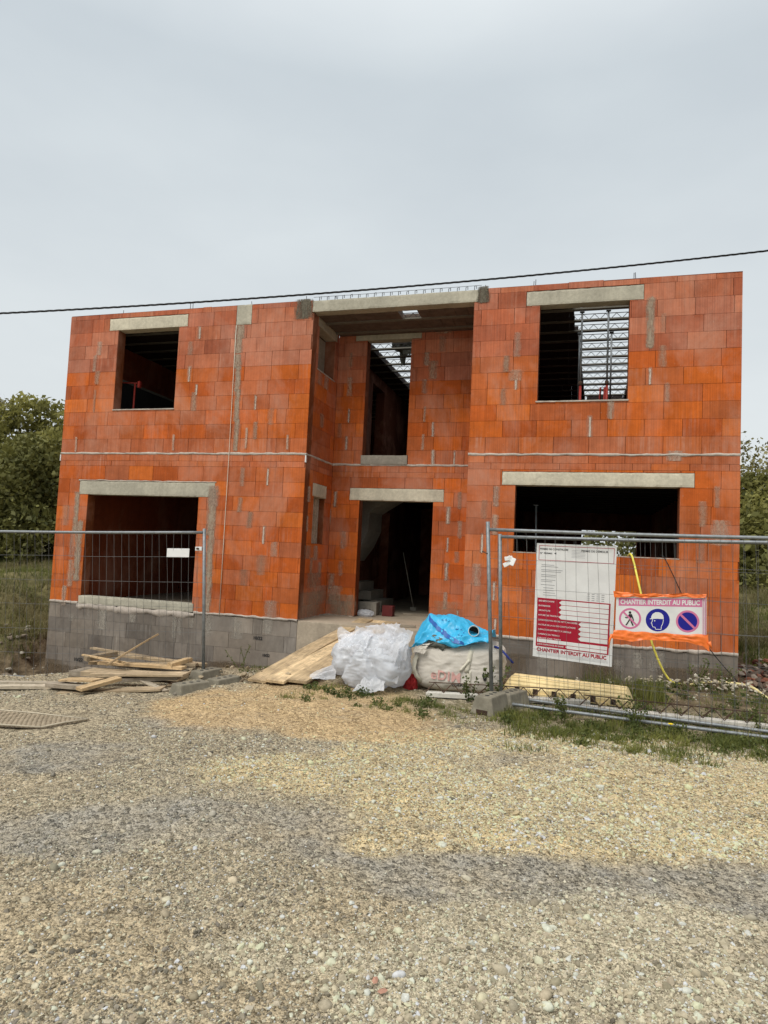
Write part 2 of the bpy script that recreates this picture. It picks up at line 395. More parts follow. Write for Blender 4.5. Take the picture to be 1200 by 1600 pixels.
Z_cream= [(5.51, -7.25, 0.63, 0.39), (6.52, -7.6, 0.55, 0.6), (6.95, -7.94, 0.64, 0.42), (7.93, -7.75, 0.81, 0.56), (6.2, -6.79, 0.61, 0.47), (7.73, -7.15, 0.79, 0.41), (8.68, -7.1, 0.6, 0.68), (7.77, -6.23, 1.82, 0.39), (6.28, -8.18, 0.33, 0.17)]
Z_dark= [(3.75, -7.0, 0.59, 0.4), (4.99, -8.12, 0.73, 0.34), (5.95, -8.19, 0.47, 0.31), (6.75, -8.57, 0.78, 0.21), (7.64, -8.61, 0.68, 0.23), (4.33, -8.28, 0.44, 0.31), (6.25, -8.0, 0.23, 0.2), (4.53, -5.96, 0.68, 0.38), (6.91, -6.71, 0.69, 0.26), (7.45, -8.44, 0.57, 0.18)]
Z_tan= [(4.9, -9.36, 0.38, 0.31), (5.47, -9.55, 0.45, 0.2), (5.98, -8.97, 0.31, 0.26), (5.62, -8.16, 0.33, 0.21), (4.69, -9.04, 0.3, 0.2)]
Z_pale= [(6.89, -9.19, 0.7, 0.39), (7.31, -9.42, 0.4, 0.26), (6.09, -9.28, 0.36, 0.25), (5.63, -9.25, 0.26, 0.17), (7.26, -8.93, 0.61, 0.16), (6.21, -9.5, 0.28, 0.21)]
EXPOSURE = 0.55
# ------------------------------------------------------------------ ground shape and zones
def gz(x, y):
    x = np.asarray(x, dtype=np.float64); y = np.asarray(y, dtype=np.float64)
    p = np.stack([x, y], -1).reshape(-1, 2)
    n1 = fbm(p*.45, 3, 5).reshape(x.shape); n2 = fbm(p*1.7, 3, 9).reshape(x.shape)
    road = -.45 - .05*np.clip(6.2-x, 0, 7) + .025*n1 + .018*n2
    nat = -.15 + .052*np.clip(y, 0, 28) + .22*n1 + .06*n2
    nat = nat + .35*np.exp(-((x+3.2)/1.6)**2 - ((y-2.2)/2.2)**2)
    def two(d): return .42*sstep(d/.45) + .58*sstep((d-.3)/2.6)
    out = np.maximum.reduce([two(-.85 + .3*n2 - x), two((x-11.8+.25*n2)*1.25), sstep((y-9.2)/1.6)])
    pit = np.interp(x, [1.5, 3.0, 5.0, 7.5, 9.5], [-1.45, -1.3, -.86, -.60, -.52]) + .04*n2
    behind = pit*(1-out) + nat*out
    start = np.interp(x, [2.3, 3.2, 4.2, 6.0, 8.0], [-2.95, -2.1, -1.75, -1.2, -.9])
    t = sstep((y-start)/np.interp(x, [4.2, 6.0], [1.3, 1.0]))
    z = road*(1-t) + behind*t
    # far field keeps rising gently
    return z
def gz1(x, y): return float(gz(np.array([x]), np.array([y]))[0])

CA, SA = math.cos(-.2826), math.sin(-.2826)
def zones(x, y):
    a = x*CA - y*SA; b = x*SA + y*CA
    p = np.stack([x, y], -1)
    wa = a + .22*fbm(p*1.6, 3, 31); wb = b + .22*fbm(p*1.6, 3, 37)
    k = fbm(p*2.6, 5, 41, .65)*.50
    def blob(L):
        m = np.zeros_like(a)
        for ca, cb, ra, rb in L:
            d = ((wa-ca)/ra)**2 + ((wb-cb)/rb)**2
            m = np.maximum(m, np.clip(1.45 - d*.85 + k, 0, 1))
        return sstep(m*1.12)
    return dict(sand=blob(Z_sand), cream=blob(Z_cream), dark=blob(Z_dark), tan=blob(Z_tan), pale=blob(Z_pale))

def axis(parts):
    out = []
    for a, b, n in parts: out.append(np.linspace(a, b, n, endpoint=False))
    return np.concatenate(out + [np.array([parts[-1][1]])])
xs = axis([(-320,-40,14), (-40,-6,34), (-6,1,56), (1,13.5,250), (13.5,20,40), (20,50,30), (50,320,14)])
ys = axis([(-60,-12,20), (-12,-9.2,22), (-9.2,0.5,210), (.5,6,56), (6,14,40), (14,40,40), (40,420,18)])
GX, GY = np.meshgrid(xs, ys)
near = sstep((GX-.5)/2)*sstep((13.5-GX)/2)*sstep((1.0-GY)/1.0)*sstep((GY+11)/1)
P2 = np.stack([GX.ravel(), GY.ravel()], -1)
GZ = gz(GX, GY) + (near.ravel()*(.016*fbm(P2*6, 3, 50) + .010*fbm(P2*17, 2, 57))).reshape(GX.shape)
# dirt heaps against the wall on the lattice side
for hx, hy, hr, hh in ((10.3,-.75,.9,.10), (11.2,-.5,.6,.12), (9.6,-1.3,.6,.05), (6.0,-3.2,1.2,.03), (11.9,1.3,.8,.15)):
    GZ = GZ + hh*np.exp(-((GX-hx)/hr)**2 - ((GY-hy)/(hr*.6))**2)
zz = zones(GX.ravel(), GY.ravel())
X_, Y_ = GX.ravel(), GY.ravel()
inpit = sstep((Y_+1.9)/.5)
wild = np.maximum.reduce([sstep((-1.15-X_)/.35)*inpit, sstep((X_-12.05)/.3)*inpit, sstep((Y_-9.5)/1.5)])
slope = np.abs(np.gradient(GZ, axis=1)/np.gradient(GX, axis=1)).ravel() + np.abs(np.gradient(GZ, axis=0)/np.gradient(GY, axis=0)).ravel()
earth = np.clip(inpit*(1-wild) + sstep((slope-.35)/.3)*inpit, 0, 1)
verge = np.exp(-((Y_+2.75)/.55)**2)*sstep((X_-7.0)/.8) + .6*np.exp(-((Y_+1.9)/.6)**2)*sstep((X_-5.6)/.6)
zone = np.stack([zz['sand'], zz['cream'], zz['dark'], np.ones_like(X_)], -1)
zone2 = np.stack([zz['tan'], zz['pale'], earth, np.ones_like(X_)], -1)
zone3 = np.stack([wild, np.clip(verge, 0, 1), np.zeros_like(X_), np.ones_like(X_)], -1)
ny, nx = GX.shape
idx = np.arange(ny*nx).reshape(ny, nx)
GF = np.stack([idx[:-1,:-1], idx[:-1,1:], idx[1:,1:], idx[1:,:-1]], -1).reshape(-1, 4)

def m_ground():
    t = NT('gravel_and_earth'); v = t.coord()
    def vor(scale):
        x = t.node('ShaderNodeTexVoronoi'); x.inputs['Scale'].default_value = scale
        x.inputs['Randomness'].default_value = 1.0
        w = t.node('ShaderNodeVectorMath'); w.operation = 'ADD'
        nz = t.node('ShaderNodeTexNoise'); nz.inputs['Scale'].default_value = scale*.8; nz.inputs['Detail'].default_value = 2
        t.link(v, nz.inputs['Vector'])
        sc_ = t.node('ShaderNodeVectorMath'); sc_.operation = 'SCALE'; sc_.inputs['Scale'].default_value = .6/scale
        t.link(nz.outputs['Color'], sc_.inputs[0]); t.link(v, w.inputs[0]); t.link(sc_.outputs[0], w.inputs[1])
        t.link(w.outputs[0], x.inputs['Vector']); return x
    v1, v2, v3 = vor(42), vor(105), vor(230)
    def cell(x):
        s = t.node('ShaderNodeSeparateColor'); t.link(x.outputs['Color'], s.inputs[0]); return s.outputs[0]
    g = t.math('ADD', t.math('MULTIPLY', cell(v1), .36), t.math('ADD', t.math('MULTIPLY', cell(v2), .36), t.math('MULTIPLY', cell(v3), .28)))
    big = t.noise(v, .9, 6, .65); mid = t.noise(v, 5, 5, .6)
    def a(nm):
        x = t.node('ShaderNodeAttribute'); x.attribute_name = nm
        s = t.node('ShaderNodeSeparateColor'); t.link(x.outputs['Color'], s.inputs[0]); return s.outputs
    z1, z2, z3 = a('zone'), a('zone2'), a('zone3')
    def band(lo, hi): return t.ramp(g, .24, .74, tuple(q*.60 for q in lo)+(1,), tuple(q*1.04 for q in hi)+(1,))
    c = band((.11,.093,.067), (.43,.37,.27))
    c = t.mix(t.math('MULTIPLY', t.ramp(big, .42, .62), .6), c, band((.14,.11,.07), (.45,.37,.25)))
    c = t.mix(t.math('MULTIPLY', z2[1], .75), c, band((.19,.16,.11), (.56,.50,.375)))
    c = t.mix(t.math('MULTIPLY', z2[0], .8), c, band((.17,.135,.085), (.47,.385,.26)))
    c = t.mix(t.math('MULTIPLY', z1[2], t.ramp(t.noise(v, 3.2, 6, .68), .38, .62, (.30,.30,.30,1), (.92,.92,.92,1))), c, band((.085,.082,.074), (.33,.315,.285)))
    c = t.mix(t.math('MULTIPLY', z1[1], t.ramp(mid, .30, .60, (.40,.40,.40,1), (1,1,1,1))), c, band((.17,.125,.066), (.63,.50,.29)))
    c = t.mix(t.math('MULTIPLY', z1[0], .82), c, band((.30,.205,.105), (.58,.42,.235)))
    dust = t.noise(t.coord((.8, 1.7, 1)), 1.5, 6, .62, .8)
    c = t.mix(t.math('MULTIPLY', t.ramp(dust, .50, .66), .26), c, band((.26,.215,.15), (.50,.425,.31)))
    c = t.mix(t.math('MULTIPLY', t.ramp(t.noise(t.coord((.7, 2.1, 1)), 2.3, 5, .6, .5), .55, .70), .38), c, band((.07,.064,.055), (.27,.25,.215)))
    c = t.mix(z2[2], c, t.ramp(mid, .3, .7, (.05,.036,.022,1), (.20,.155,.10,1)))
    c = t.mix(t.math('MULTIPLY', z3[1], t.ramp(mid, .42, .6)), c, t.ramp(mid, .3, .7, (.055,.05,.025,1), (.16,.14,.07,1)))
    c = t.mix(z3[0], c, t.ramp(t.noise(v, 2.5, 8, .7), .3, .7, (.06,.06,.025,1), (.18,.155,.075,1)))
    c = t.mix(1.0, c, t.ramp(mid, .3, .7, (.86,.85,.84,1), (1.1,1.1,1.1,1)), 'MULTIPLY')
    c = t.mix(1.0, c, (1.14,1.125,1.07), 'MULTIPLY')
    t.set(Base_Color=c, Roughness=.93); t.b.inputs['Specular IOR Level'].default_value = .15
    h = t.math('ADD', t.math('MULTIPLY', v1.outputs['Distance'], -1.0), t.math('MULTIPLY', v2.outputs['Distance'], -.6))
    t.bump(h, .8, .014); return t.m
M['ground'] = m_ground()
gm = np_mesh('ground', np.stack([X_, Y_, GZ.ravel()], -1), GF, True, M['ground'], dict(zone=zone, zone2=zone2, zone3=zone3))
tag(new_obj('ground', gm), kind='structure')

def ground_at(x, y):
    """height of the built ground sheet (bilinear)"""
    x = np.atleast_1d(np.asarray(x, float)); y = np.atleast_1d(np.asarray(y, float))
    i = np.clip(np.searchsorted(xs, x)-1, 0, nx-2); j = np.clip(np.searchsorted(ys, y)-1, 0, ny-2)
    fx = (x-xs[i])/(xs[i+1]-xs[i]); fy = (y-ys[j])/(ys[j+1]-ys[j])
    return (GZ[j,i]*(1-fx)+GZ[j,i+1]*fx)*(1-fy) + (GZ[j+1,i]*(1-fx)+GZ[j+1,i+1]*fx)*fy
def G1(x, y): return float(ground_at(x, y)[0])

# ------------------------------------------------------------------ loose stones (nobody could count them)
def ico(sub):
    bm = bmesh.new(); bmesh.ops.create_icosphere(bm, subdivisions=sub, radius=1)
    V = np.array([v.co[:] for v in bm.verts]); F = np.array([[v.index for v in f.verts] for f in bm.faces]); bm.free(); return V, F
def rot_z_tilt(n):
    a = RNG.uniform(0, 2*np.pi, n); b = RNG.normal(0, .35, n); c = RNG.normal(0, .35, n)
    ca, sa, cb, sb, cc, sc_ = np.cos(a), np.sin(a), np.cos(b), np.sin(b), np.cos(c), np.sin(c)
    o = np.zeros_like(a); i = np.ones_like(a)
    Rz = np.stack([ca,-sa,o, sa,ca,o, o,o,i], -1).reshape(-1,3,3)
    Rx = np.stack([i,o,o, o,cb,-sb, o,sb,cb], -1).reshape(-1,3,3)
    Ry = np.stack([cc,o,sc_, o,i,o, -sc_,o,cc], -1).reshape(-1,3,3)
    return Rz@Rx@Ry
def stones(name, n, smin, smax, dmax, sub, smooth, power, only=None):
    # sample in a wedge in front of the camera that is wider than the picture
    nn = int(n*2.2)
    D = 1.5 + (dmax-1.5)*RNG.random(nn)**1.15
    L = (RNG.random(nn)*2-1)*(.72*D+.5)
    a = 6.01 + L; b = -12.0 + D
    x = a*CA + b*SA; y = -a*SA + b*CA
    z_ = zones(x, y)
    clump = sstep(.5+1.6*fbm(np.stack([x,y],-1)*1.1, 3, 77))
    keep = RNG.random(nn) < np.clip((.25+.75*clump)*(1-.80*z_['sand'])*(1-.62*z_['dark'])*(1-.5*z_['tan']) + .35*z_['cream'] + .25*z_['pale'], 0, 1)
    keep &= ~((x < 4.9) & (y > -2.2)) & (y < -.9) & ~((x > 7.2) & (y > -3.1) & (RNG.random(nn) < .75))
    keep &= ~((np.abs(x-4.2) < .9) & (np.abs(y+4.75) < .45))
    if only: keep &= RNG.random(nn) < np.clip(sum(z_[k]*w_ for k, w_ in only.items()), 0, 1)*np.clip(.15+1.2*clump, 0, 1)
    x, y = x[keep][:n], y[keep][:n]; m = len(x)
    z_ = zones(x, y)
    s = smin*(smax/smin)**(RNG.random(m)**power)
    V0, F0 = ico(sub); nv = len(V0)
    sc3 = np.stack([RNG.uniform(.75,1.35,m), RNG.uniform(.65,1.1,m), RNG.uniform(.45,.85,m)], -1)
    jit = 1 + .22*RNG.standard_normal((m, nv, 1)).clip(-1.6, 1.6)*(1 if sub == 1 else .32)
    if sub > 1:
        q = V0[None]*1.3 + RNG.uniform(-50, 50, (m,1,3))
        jit = jit + .28*vnoise(q.reshape(-1,3), 3).reshape(m, nv, 1)
    P = V0[None]*jit*sc3[:,None,:]*s[:,None,None]
    P = np.einsum('nij,nvj->nvi', rot_z_tilt(m), P)
    zc = ground_at(x, y) + s*.08
    P = P + np.stack([x, y, zc], -1)[:,None,:]
    F = F0[None] + (np.arange(m)*nv)[:,None,None]
    base = np.array([.29,.248,.18])*np.ones((m,3))
    pick = RNG.random(m)
    base[pick < .28] = (.185,.165,.135); base[pick > .72] = (.43,.385,.295)
    w = (z_['cream']*.9*(RNG.random(m) < .8))[:,None]; base = base*(1-w) + w*np.array([.58,.475,.30])
    w = (z_['sand']*.7)[:,None]; base = base*(1-w) + w*np.array([.52,.38,.22])
    w = (z_['pale']*.55)[:,None]; base = base*(1-w) + w*np.array([.45,.395,.29])
    w = (z_['dark']*.4)[:,None]; base = base*(1-w) + w*np.array([.25,.238,.212])
    base = base*np.exp(RNG.normal(0, .34, (m,1)))*(1+RNG.normal(0,.012,(m,3)))
    col = np.concatenate([(base*np.array([1.08,1.065,1.01])).clip(.02,.50), np.ones((m,1))], 1)
    me = np_mesh(name, P.reshape(-1,3), F.reshape(-1,3), smooth, M['stone'], dict(tone=np.repeat(col, nv, 0)))
    return tag(new_obj(name, me), kind='stuff')
t = NT('loose_stone'); at = t.node('ShaderNodeAttribute'); at.attribute_name = 'tone'
nv_ = t.noise(t.coord(), 60, 4, .6)
t.set(Base_Color=t.mix(1.0, at.outputs['Color'], t.ramp(nv_, .3, .7, (.78,.78,.76,1), (1.15,1.15,1.15,1)), 'MULTIPLY'), Roughness=.9)
t.b.inputs['Specular IOR Level'].default_value = .2; M['stone'] = t.m
stones('fine_gravel', 150000, .0024, .0066, 6.0, 1, False, 1.2)
stones('gravel', 44000, .0050, .0140, 9.5, 1, False, 1.9)
stones('cream_rubble', 11000, .007, .021, 9.0, 1, False, 1.7, dict(cream=1.0, pale=.55, sand=.05))
stones('pebbles', 1100, .012, .030, 9.5, 2, True, 2.6)

# ------------------------------------------------------------------ camera, sky, sun
F_PX, PITCH, ROLL, YAW = 1020.7867, .0619, .0462, -.2826
fwd = Vector((math.sin(YAW)*math.cos(PITCH), math.cos(YAW)*math.cos(PITCH), math.sin(PITCH)))
rgt = Vector((math.cos(YAW), -math.sin(YAW), 0)); upv = rgt.cross(fwd)
RR = math.cos(ROLL)*rgt + math.sin(ROLL)*upv; UU = -math.sin(ROLL)*rgt + math.cos(ROLL)*upv
cd = bpy.data.cameras.new('camera'); cam = bpy.data.objects.new('camera', cd); COL.objects.link(cam)
cd.sensor_fit = 'HORIZONTAL'; cd.sensor_width = 36; cd.lens = 36*F_PX/1200
cd.clip_start = .05; cd.clip_end = 2000
mw = Matrix((RR, UU, -fwd)).transposed().to_4x4(); mw.translation = Vector((9.1204, -9.8465, 1.16))
cam.matrix_world = mw; sc.camera = cam

SUN_EL, SUN_AZ = R_(52), math.atan2(-.42, -.9)     # behind the camera, to its left
w = bpy.data.worlds.new('World'); sc.world = w; w.use_nodes = True
wt = w.node_tree; wn = wt.nodes; wl = wt.links
bg = wn['Background']
sky = wn.new('ShaderNodeTexSky'); sky.sky_type = 'NISHITA'; sky.sun_disc = False
sky.sun_elevation = SUN_EL; sky.sun_rotation = SUN_AZ; sky.dust_density = 4; sky.air_density = 1.5; sky.ozone_density = 2
hs = wn.new('ShaderNodeHueSaturation'); hs.inputs['Saturation'].default_value = .16
wl.new(sky.outputs[0], hs.inputs['Color'])
tc = wn.new('ShaderNodeTexCoord'); sp = wn.new('ShaderNodeSeparateXYZ'); wl.new(tc.outputs['Generated'], sp.inputs[0])
mp = wn.new('ShaderNodeMapping'); mp.inputs['Scale'].default_value = (1.0, 1.0, 2.6); wl.new(tc.outputs['Generated'], mp.inputs[0])
nz = wn.new('ShaderNodeTexNoise'); nz.inputs['Scale'].default_value = 1.7; nz.inputs['Detail'].default_value = 5; nz.inputs['Roughness'].default_value = .5
wl.new(mp.outputs[0], nz.inputs['Vector'])
def wramp(fac, stops):
    r = wn.new('ShaderNodeValToRGB'); e = r.color_ramp.elements
    while len(e) < len(stops): e.new(.5)
    for k, (p, c) in enumerate(stops): e[k].position = p; e[k].color = c
    wl.new(fac, r.inputs['Fac']); return r.outputs[0]
def wmix(fac, a, b, mode):
    x = wn.new('ShaderNodeMix'); x.data_type = 'RGBA'; x.blend_type = mode; x.inputs[0].default_value = fac
    for s, v in ((x.inputs[6], a), (x.inputs[7], b)):
        if isinstance(v, tuple): s.default_value = v
        else: wl.new(v, s)
    return x.outputs[2]
# an even cloud deck: flat light-grey layer over the sky model, faint mottling
deck = wramp(sp.outputs[2], [(0.0, (5.65,5.95,6.05,1)), (.25, (5.1,5.5,5.7,1)), (.6, (4.55,5.05,5.38,1)), (.8, (8.0,8.3,8.4,1)), (1.0, (12.3,12.6,12.7,1))])
c = wmix(.80, hs.outputs[0], deck, 'MIX')
c = wmix(1.0, c, wramp(nz.outputs['Fac'], [(.30, (.90,.91,.925,1)), (.70, (1.075,1.07,1.06,1))]), 'MULTIPLY')
wl.new(c, bg.inputs['Color']); bg.inputs['Strength'].default_value = .1

sl = bpy.data.lights.new('sun', 'SUN'); sl.energy = 1.5; sl.angle = R_(28); sl.color = (1.0, .96, .90)
so = bpy.data.objects.new('sun', sl); COL.objects.link(so)
sd = Vector((math.sin(SUN_AZ)*math.cos(SUN_EL), math.cos(SUN_AZ)*math.cos(SUN_EL), math.sin(SUN_EL)))
so.rotation_euler = (-sd).to_track_quat('-Z', 'Y').to_euler(); so.location = (2, -30, 30)
vs = sc.view_settings; vs.view_transform = 'Standard'; vs.look = 'None'; vs.exposure = EXPOSURE; vs.gamma = 1; vs.use_curve_mapping = False
# ------------------------------------------------------------------ the house
HX, X5, X6, YB, ZT, YD = 11.296, 4.888, 7.558, 1.246, 5.300, 8.8
house = empty('unfinished_house', (0, 0, 0), 'two storey house shell of bare orange clay blocks without windows or roof tiles', 'house')
COURSES = [(.012 + .2478*i, .012 + .2478*(i+1)) for i in range(10)] + [(2.49, 2.585), (2.585, 2.70)] + \
          [(2.728 + .2478*i, 2.728 + .2478*(i+1)) for i in range(10)] + [(5.206, ZT)]

def rsub(r, holes):
    rs = [r]
    for h in holes:
        nx_ = []
        for a in rs:
            if h[0] >= a[1] or h[1] <= a[0] or h[2] >= a[3] or h[3] <= a[2]:
                nx_.append(a); continue
            if h[0] > a[0]: nx_.append((a[0], h[0], a[2], a[3]))
            if h[1] < a[1]: nx_.append((h[1], a[1], a[2], a[3]))
            lo, hi = max(a[0], h[0]), min(a[1], h[1])
            if h[2] > a[2]: nx_.append((lo, hi, a[2], h[2]))
            if h[3] < a[3]: nx_.append((lo, hi, h[3], a[3]))
        rs = nx_
    return rs

def clay_tone(z, rnd):
    """fired-clay colours of two deliveries: saturated orange below, dustier pink blocks in the top six courses"""
    top = z > 4.19
    if top:
        c = rnd.choice([(.38,.112,.052), (.35,.095,.042), (.42,.150,.082), (.31,.085,.040), (.40,.125,.058), (.36,.125,.072)])
        chalk = rnd.choice([.1, .35, .6, 1, .8])
    elif 2.72 < z < 3.0 or 2.4 < z < 2.72:
        c = rnd.choice([(.38,.105,.040), (.41,.108,.032), (.36,.115,.058), (.33,.09,.038)]); chalk = rnd.choice([.3, .8, 1.0])
    else:
        c = rnd.choice([(.43,.094,.016), (.40,.084,.015), (.46,.112,.020), (.38,.098,.030), (.34,.070,.014), (.44,.098,.014), (.37,.110,.050), (.35,.088,.030)])
        chalk = rnd.choice([0, 0, .1, .3, .6])
    g = math.exp(rnd.gauss(0, .06))
    c = tuple(.88*v+.12*w for v, w in zip(c, (.37,.112,.056) if top else (.405,.098,.024)))
    return tuple(min(1, v*g*q) for v, q in zip(c, (1.18, 1.20, 1.10) if not top else (1.16, 1.20, 1.22))) + (chalk,)

def block_wall(name, u0, u1, courses, holes, fn, parent, mat, tone, seed, L=.5, thick=.2, gap=.0030, backtone=(.17,.045,.012,0)):
    """fn(u, d, z) -> xyz with d the depth behind the face"""
    rnd = random.Random(seed); mb = MB()
    z0, z1 = courses[0][0], courses[-1][1]
    def bx(a0, a1, b0, b1, d0, d1):
        mb._add([fn(a0,d0,b0), fn(a1,d0,b0), fn(a1,d1,b0), fn(a0,d1,b0), fn(a0,d0,b1), fn(a1,d0,b1), fn(a1,d1,b1), fn(a0,d1,b1)],
                [(0,3,2,1),(4,5,6,7),(0,1,5,4),(1,2,6,5),(2,3,7,6),(3,0,4,7)])
    mb.tone = backtone
    for a in rsub((u0, u1, z0, z1), holes): bx(a[0], a[1], a[2], a[3], .014, thick)
    for k, (c0, c1) in enumerate(courses):
        u = u0 - rnd.choice([0, .25, .13, .37]) if k % 2 else u0 - rnd.choice([.25, .1, .0, .38])
        while u < u1:
            ln = L if rnd.random() < .86 else rnd.choice([.25, .17, .35])
            a0, a1 = max(u, u0), min(u+ln, u1); u += ln
            if a1 - a0 < .02: continue
            mb.tone = tone((c0+c1)/2, rnd)
            j = rnd.uniform(-.0015, .002)
            top = c1 + (rnd.uniform(-.020, .008) if c1 == ZT else 0)
            for r in rsub((a0, a1, c0, top), holes):
                if r[1]-r[0] < .008 or r[3]-r[2] < .008: continue
                bx(r[0]+gap, r[1]-gap, r[2]+gap*.6, r[3]-gap*.6, j, .014)
    return mb.build(name, mat, parent)

def strip(u0, u1, z0, z1, seed, fn, proud=.010, step=.035, amp=.016):
    """ragged mortar ribbon squeezed out of a bed joint"""
    n = max(2, int((u1-u0)/step)); us = np.linspace(u0, u1, n+1)
    q = np.stack([us*9, np.full(n+1, seed*3.1)], -1)
    lo = z0 + amp*fbm(q, 3, seed); hi = z1 + amp*fbm(q+50, 3, seed+3); pr = proud*(.8+.5*fbm(q*1.7, 3, seed+6))
    mb = MB(); vs = []
    for i in range(n+1):
        vs += [fn(us[i], .006, lo[i]), fn(us[i], -pr[i], lo[i]+.25*(hi[i]-lo[i])), fn(us[i], -pr[i]*.9, hi[i]-.2*(hi[i]-lo[i])), fn(us[i], .006, hi[i])]
    fs = []
    for i in range(n):
        for k in range(3): fs.append((4*i+k, 4*i+4+k, 4*i+5+k, 4*i+1+k))
    mb._add(vs, fs); return mb

FR = lambda u, d, z: (u, d, z)                 # facade plane
BK = lambda u, d, z: (u, YB+d, z)              # back of the recess
SD = lambda u, d, z: (X5-d, u, z)              # recess side wall that faces +X
# openings and the concrete set into the walls (u0, u1, z0, z1)
W_UL = (1.070, 2.334, 3.519, 4.976); L_UL = (.871, 2.505, 4.976, 5.198)
W_LL = (.665, 2.941, .145, 1.964);   L_LL = (.470, 3.244, 1.964, 2.218)
W_UR = (8.557, 9.825, 3.519, 4.976); L_UR = (8.352, 10.015, 4.976, 5.198)
W_LR = (8.282, 10.539, 1.266, 2.254); L_LR = (8.079, 10.724, 2.254, 2.457)
PAD = (3.457, 3.748, 4.945, 5.30)
DOOR = (5.433, 6.778, -.1, 2.075); L_DR = (5.240, 6.963, 2.075, 2.297)
W_MD = (5.441, 6.264, 2.889, 4.991); L_MD = (5.213, 6.449, 4.991, 5.237); S_MD = (5.42, 6.285, 2.72, 2.889)
W_SU = (.30, 1.08, 4.225, 4.95); L_SU = (.24, 1.16, 4.95, 5.21)
W_SL = (.42, .95, 1.26, 2.06); L_SL = (.36, 1.0, 2.06, 2.285)
SILL_LL = (.63, 2.975, 0.0, .145)
block_wall('facade_wall', 0, X5, COURSES, [W_UL, L_UL, W_LL, L_LL, PAD, SILL_LL, (4.861, 9, 5.085, 6)], FR, house, M['clay'], clay_tone, 3)
block_wall('facade_wall', X6, HX, COURSES, [W_UR, L_UR, W_LR, L_LR, (0, 7.63, 5.085, 6)], FR, house, M['clay'], clay_tone, 5)
block_wall('recess_wall', X5, X6, COURSES, [DOOR, L_DR, W_MD, L_MD, S_MD], BK, house, M['clay'], clay_tone, 8)
block_wall('recess_wall', .2, YB, COURSES, [W_SU, L_SU, W_SL, L_SL], SD, house, M['clay'], clay_tone, 9)
block_wall('recess_wall', .2, YB, COURSES, [], lambda u, d, z: (X6+d, u, z), house, M['clay'], clay_tone, 10)
# lintels, pad, sills, front beam
def slab(name, r, fn, mat, d0=-.004, d1=.203, bev=.006):
    mb = MB()
    vs = [fn(a, d, z) for z in (r[2]+.001, r[3]-.001) for a, d in ((r[0]+.001, d0), (r[1]-.001, d0), (r[1]-.001, d1), (r[0]+.001, d1))]
    mb._add(vs, [(0,3,2,1),(4,5,6,7),(0,1,5,4),(1,2,6,5),(2,3,7,6),(3,0,4,7)])
    o = mb.build(name, mat, house); bm = bmesh.new(); bm.from_mesh(o.data)
    for ax in range(3):
        es = [e for e in bm.edges if abs((e.verts[0].co-e.verts[1].co)[ax]) > .035]
        L = max((abs((e.verts[0].co-e.verts[1].co)[ax]) for e in es), default=0); cuts = min(60, int(L/.035))
        if cuts > 0: bmesh.ops.subdivide_edges(bm, edges=es, cuts=cuts, use_grid_fill=True)
    bm.normal_update(); P_ = np.array([v.co[:] for v in bm.verts]); N_ = np.array([v.normal[:] for v in bm.verts])
    nz_ = fbm(P_*11, 3, len(P_) % 97); corner = (np.abs(N_).max(1) < .9)
    d = .0018*nz_ - corner*(.004 + .009*np.clip(fbm(P_*16, 2, 5), 0, 1))
    for v, p, n_, k in zip(bm.verts, P_, N_, d): v.co = Vector(p + n_*k)
    bm.to_mesh(o.data); bm.free(); return o
slab('lintel', L_UL, FR, M['lintel']); slab('lintel', L_LL, FR, M['lintel_grey']); slab('lintel', L_UR, FR, M['lintel_grey'])
slab('lintel', L_LR, FR, M['lintel']); slab('lintel', L_DR, BK, M['lintel']); slab('lintel', L_MD, BK, M['lintel_grey'])
slab('lintel', L_SU, SD, M['lintel_grey']); slab('lintel', L_SL, SD, M['lintel']); slab('tie_block', PAD, FR, M['lintel_grey'])
slab('sill', (1.06, 2.345, 3.492, 3.520), FR, M['mortar'], -.018, .21); slab('sill', (8.53, 9.84, 3.492, 3.520), FR, M['mortar'], -.018, .21)
slab('sill', (8.27, 10.55, 1.246, 1.267), FR, M['mortar'], -.008, .21); slab('sill', S_MD, BK, M['concrete'], -.022, .203, .012)
slab('sill', (.27, 1.11, 4.200, 4.226), SD, M['mortar'], -.012, .21)
slab('sill', SILL_LL, FR, M['lintel_grey'], -.014, .203, .012)
slab('front_beam', (4.862, 7.624, 5.09, 5.285), FR, M['lintel_grey'], -.006, .2, .008)
# mortar ribbons
bands = MB()
def addmb(dst, src):
    n = len(dst.v); dst.v += src.v; dst.f += [tuple(i+n for i in f) for f in src.f]; dst.c += [src.tone]*len(src.f)
for a, b, fn, s in ((0, X5+.008, FR, 1), (X6-.005, HX, FR, 2), (X5, X6, BK, 3), (0.0, YB, SD, 4)):
    addmb(bands, strip(a, b, 2.692, 2.735, s, fn, .012))
bands.build('mortar_joint', M['mortar'], house, smooth=True)
for a, b, fn, s in ((0, .62, FR, 11), (2.98, X5, FR, 12), (X6, HX, FR, 13), (X5, 5.42, BK, 14), (6.79, X6, BK, 15), (.0, YB, SD, 16)):
    strip(a, b, -.022, .030 if fn is FR else .02, s, fn, .012, amp=.022).build('mortar_joint', M['mortar'], house, smooth=True)
strip(.60, 3.0, -.10, .012, 17, FR, .020, .04, .05).build('mortar_joint', M['mortar'], house, smooth=True)
strip(.45, 3.27, 2.212, 2.235, 18, FR, .012, .05, .012).build('mortar_joint', M['mortar'], house, smooth=True)
